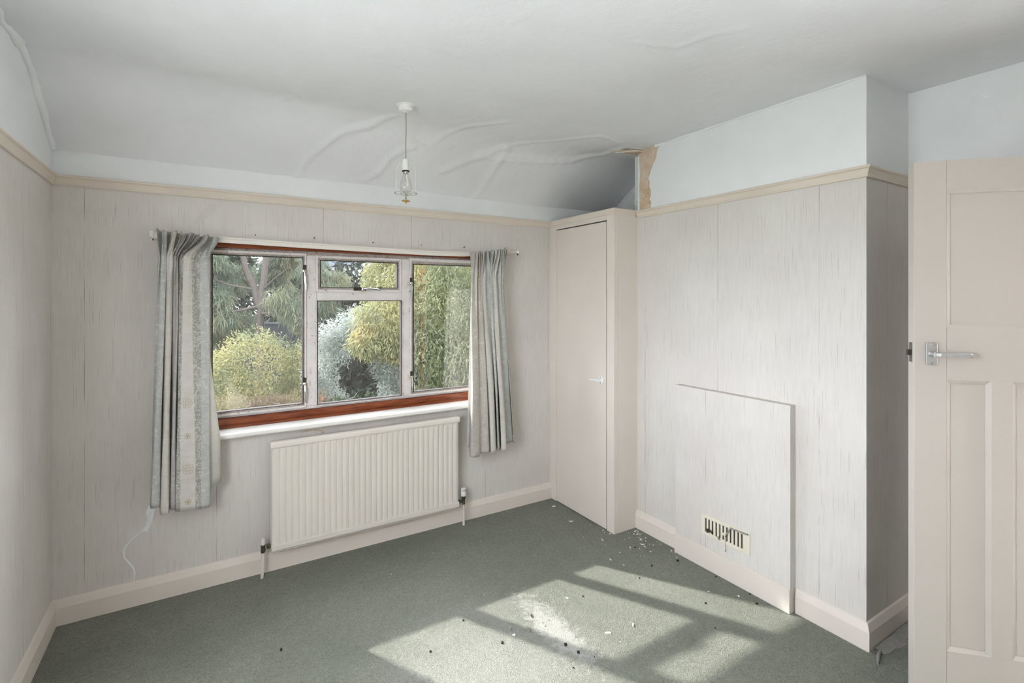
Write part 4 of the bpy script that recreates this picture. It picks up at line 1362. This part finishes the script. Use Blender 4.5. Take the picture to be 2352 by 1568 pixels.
# tall drooping conifer
rr = np.random.default_rng(5)
bl = []
for i in range(84):
    px = rr.uniform(-9.2, -4.9)
    z = rr.uniform(0.1, 5.5)
    if abs(px + 7.07) < .35 and z < 1.7:
        continue
    bl.append((px, 14 + rr.uniform(-.9, 1.1), z, rr.uniform(.28, .55), .35, rr.uniform(.2, .42)))
XT = -7.07
bl = [(b[0], b[1] if abs(b[0] + 7.0) > .75 else 15.2, *b[2:]) for b in bl]
for q in range(16):
    bl.append((rr.uniform(-8.9, -7.6), 13.6 + rr.uniform(-.4, .6), rr.uniform(.2, 2.6), .42, .35, .36))
for q in range(6):
    bl.append((rr.uniform(-6.3, -5.4), 13.6 + rr.uniform(-.4, .6), rr.uniform(.7, 1.5), .36, .3, .4))
tree('drooping_conifer', 'tall conifer with grey forked trunk and drooping sprays seen through the left pane', 'tree', 'garden trees', XT, 14, 1.35, .155, bl, LF['conifer'], 62000, .24, .020, .60, .2,
     limbs=[[(XT + .0, 14, 1.2, .12), (XT - .12, 14, 1.7, .10), (XT - .35, 13.9, 2.3, .08), (XT - .5, 13.8, 3.6, .05)], [(XT + .02, 14, 1.2, .11), (XT + .12, 14, 2.0, .09), (XT + .16, 14.1, 3.0, .07), (XT + .1, 14, 5.4, .03)],
            [(XT, 14, 1.25, .05), (XT - .4, 13.6, 1.12, .035), (XT - .85, 13.2, 1.05, .02), (XT - 1.2, 13.0, .85, .01)], [(XT + .05, 14, 1.05, .05), (XT + .7, 13.7, 1.02, .03), (XT + 1.5, 13.5, 1.18, .012)],
            [(XT + .1, 14, 1.7, .03), (XT + .6, 13.6, 2.0, .02), (XT + 1.1, 13.4, 2.3, .01)], [(XT - .1, 14, 1.7, .03), (XT - .7, 13.6, 1.85, .02), (XT - 1.2, 13.4, 2.1, .01)]])
# broad yellow-green shrub
tree('golden_shrub', 'broad yellow green shrub in the lower half of the left pane', 'shrub', 'garden shrubs', -4.7, 9.2, -.6, .09,
     [(-4.76, 9.3, .02, .86, .7, .90), (-3.97, 9.5, .02, .42, .5, .66), (-5.5, 9.4, -.25, .6, .6, .75), (-4.7, 9.3, -.9, 1.2, .8, .9)], LF['yellow'], 34000, .055, .022, .15, .65)
tree('russet_fern', 'russet and green fern along the bottom of the left pane', 'fern', 'garden shrubs', -3.7, 7.5, -1.0, .03,
     [(-4.2, 7.4, -.25, .5, .4, .30), (-3.6, 7.4, -.22, .5, .4, .28), (-3.1, 7.5, -.18, .4, .4, .28), (-3.7, 7.5, -.8, 1.1, .6, .6)], LF['fern'], 14000, .12, .010, .2, .4, up=.3)
# silver shrub arching over a dark hollow
tree('silver_shrub', 'silver grey shrub arching over a dark hollow behind the fixed middle pane', 'shrub', 'garden shrubs', -2.6, 9.0, -.9, .06,
     [(-3.02, 8.6, .72, .42, .4, .42), (-2.62, 8.6, 1.02, .42, .4, .34), (-2.06, 8.4, .38, .30, .4, .42), (-3.22, 8.4, .20, .30, .35, .36), (-2.0, 8.4, -.15, .26, .35, .34), (-3.15, 8.5, -.3, .35, .4, .35)],
     LF['silver'], 16000, .075, .015, .25, .35)
tree('golden_willow', 'golden leaved willow behind the fanlight and middle pane', 'tree', 'garden trees', -1.7, 9.6, 1.4, .10,
     [(-2.50, 9.6, 1.85, .38, .5, .50), (-2.05, 8.1, 1.15, .55, .35, .50), (-1.73, 9.0, 1.45, .75, .6, .8), (-2.30, 8.0, .80, .34, .3, .30), (-1.35, 9.8, 2.2, .8, .7, .9), (-1.85, 8.1, .72, .45, .3, .3), (-1.9, 9.6, 2.7, .9, .7, .7)],
     LF['gold'], 30000, .10, .020, .5, .55)
tree('olive_tree', 'dense olive green tree filling the right pane', 'tree', 'garden trees', -.9, 8.3, 1.0, .11,
     [(-1.02, 8.2, 1.37, .55, .6, .75), (-1.30, 8.0, .62, .42, .5, .48), (-.85, 8.1, .45, .6, .6, .6), (-.35, 8.2, 1.0, .7, .6, 1.0), (-1.35, 8.0, -.05, .35, .4, .3), (-.8, 8.3, 2.3, .8, .7, .7), (.3, 8.2, 1.0, .8, .7, 1.2), (-.6, 8.1, -.4, .9, .6, .6)],
     LF['olive'], 30000, .09, .020, .45, .6)
# undergrowth in and below the hollow
tree('undergrowth', 'dark green undergrowth below the silver shrub', 'shrub', 'garden shrubs', -2.5, 8.8, -1.4, .03,
     [(-2.95, 8.2, -.42, .4, .3, .28), (-2.2, 8.0, -.42, .35, .3, .30), (-2.5, 8.9, -.9, 1.1, .4, .7)], LF['under'], 5000, .09, .034, .1, .5)
fl = thing('red_flowering_plant', tuple(gp(-2.9, 7.4, GZ0)), 'small red flowers at the lower left of the middle pane', 'flower', 'garden shrubs')
MB().tube([gp(-2.9, 7.4, GZ0), gp(-2.88, 7.4, -1), gp(-2.87, 7.38, .05)], [.02, .015, .006], 8).build('stem', TW, fl, True)
mb = MB()
for i in range(7):
    c_ = gp(-2.87 + random.uniform(-.10, .10), 7.36, .04 + random.uniform(-.10, .10))
    mb.lathe([(.002, 0), (.008, .010), (.012, .022), (.006, .026)], tuple(c_), 8, (random.uniform(-.5, .5), -1, random.uniform(-.3, .6)))
mb.build('petals', paint('red_petals', (176, 52, 40), .6, .1, 20), fl, True)
# dark evergreens closing the view
groups = [
    (-15.0, 21, [(-15.0, 21, .6, 1.7, 1, 3.6), (-14.0, 21, 1.6, 1.2, 1, 2.4)], 'dark evergreen behind the conifer, far left of the window view'),
    (-12.0, 21, [(-12.0, 21, .6, 1.5, 1, 3.6), (-11.6, 21, 2.6, .9, .8, 1.2)], 'dark evergreen behind the conifer trunk'),
    (-9.2, 21, [(-9.2, 21, .2, 1.5, 1, 3.2), (-8.8, 21, 1.6, 1.0, 1, 1.6)], 'dark evergreen between conifer and silver shrub'),
    (-5.6, 17, [(-5.6, 17, .4, 1.2, 1, 2.6), (-5.2, 17, -.5, 1.3, 1, 2.2)], 'dark evergreen behind the silver shrub'),
    (-3.0, 15.5, [(-3.0, 15.5, 1.0, 1.35, 1, 2.6), (-3.2, 15.5, -.8, 1.2, 1, 1.8)], 'dark evergreen behind the golden willow'),
    (-.4, 14.5, [(-.4, 14.5, 1.2, 1.4, 1, 2.8), (-.8, 14.5, -1.0, 1.2, 1, 1.8)], 'dark evergreen behind the olive tree'),
]
for x, d, b, lb in groups:
    tree('evergreen_tree', lb, 'tree', 'evergreens closing the garden', x, d, 1.5, .14, b, LF['dark'], 7000, .30, .10, .35, .45)
# garden fence
fe = thing('garden_fence', tuple(gp(-9.5, 17.4, GZ0)), 'dark slate coloured fence behind the conifer trunk', 'fence')
FM = paint('dark_slate_fence_paint', (34, 37, 45), 0.8, 0.1, 5)
for i in range(4):
    x0 = -12.9 + i * 1.75
    pn = MB().prism([(x0, 0), (x0 + 1.66, 0), (x0 + 1.66, 3.36), (x0, 3.36)], lambda a, b, h: tuple(gp(a, 17.4 + h, GZ0 + b)), 0, .03).build('fence_panel', FM, fe)
    MB().prism([(x0 - .09, 0), (x0, 0), (x0, 3.5), (x0 - .09, 3.5)], lambda a, b, h: tuple(gp(a, 17.4 + h, GZ0 + b)), -.03, .06).build('fence_post', FM, fe)
    MB().prism([(x0, 3.36), (x0 + 1.66, 3.36), (x0 + 1.66, 3.42), (x0, 3.42)], lambda a, b, h: tuple(gp(a, 17.4 + h, GZ0 + b)), -.04, .07).build('fence_capping', paint('fence_cap', (60, 63, 70), .8), fe)
# neighbouring house glimpsed at the top of the fanlight
hs = thing('neighbour_house', tuple(gp(-13, 38, GZ0)), 'pale neighbouring house glimpsed through the trees', 'house')
HM = paint('pale_house_render', (150, 150, 150), .9, .05, 2)
MB().prism([(-19, 0), (-11.5, 0), (-11.5, 6.6), (-19, 6.6)], lambda a, b, h: tuple(gp(a, 38 + h, GZ0 + b)), 0, 6).build('wall', HM, hs)
MB().prism([(-19.4, 6.6), (-11.1, 6.6), (-13.2, 8.6), (-17.3, 8.6)], lambda a, b, h: tuple(gp(a, 38 + h, GZ0 + b)), -.3, 6.3).build('roof', paint('slate_roof', (96, 102, 112), .8, .1, 3), hs)
for x in (-17.8, -14.2):
    f_ = MB().prism([(x, 4.2), (x + 1.5, 4.2), (x + 1.5, 5.6), (x, 5.6)], lambda a, b, h: tuple(gp(a, 38 + h, GZ0 + b)), -.06, .05).build('window', M['plastic'], hs)
    for j in range(2):
        MB().prism([(x + .08 + j * .71, 4.28), (x + .71 + j * .71, 4.28), (x + .71 + j * .71, 5.52), (x + .08 + j * .71, 5.52)], lambda a, b, h: tuple(gp(a, 38 + h, GZ0 + b)), -.08, -.055).build('pane', paint('far_pane', (90, 100, 115), .1), f_)
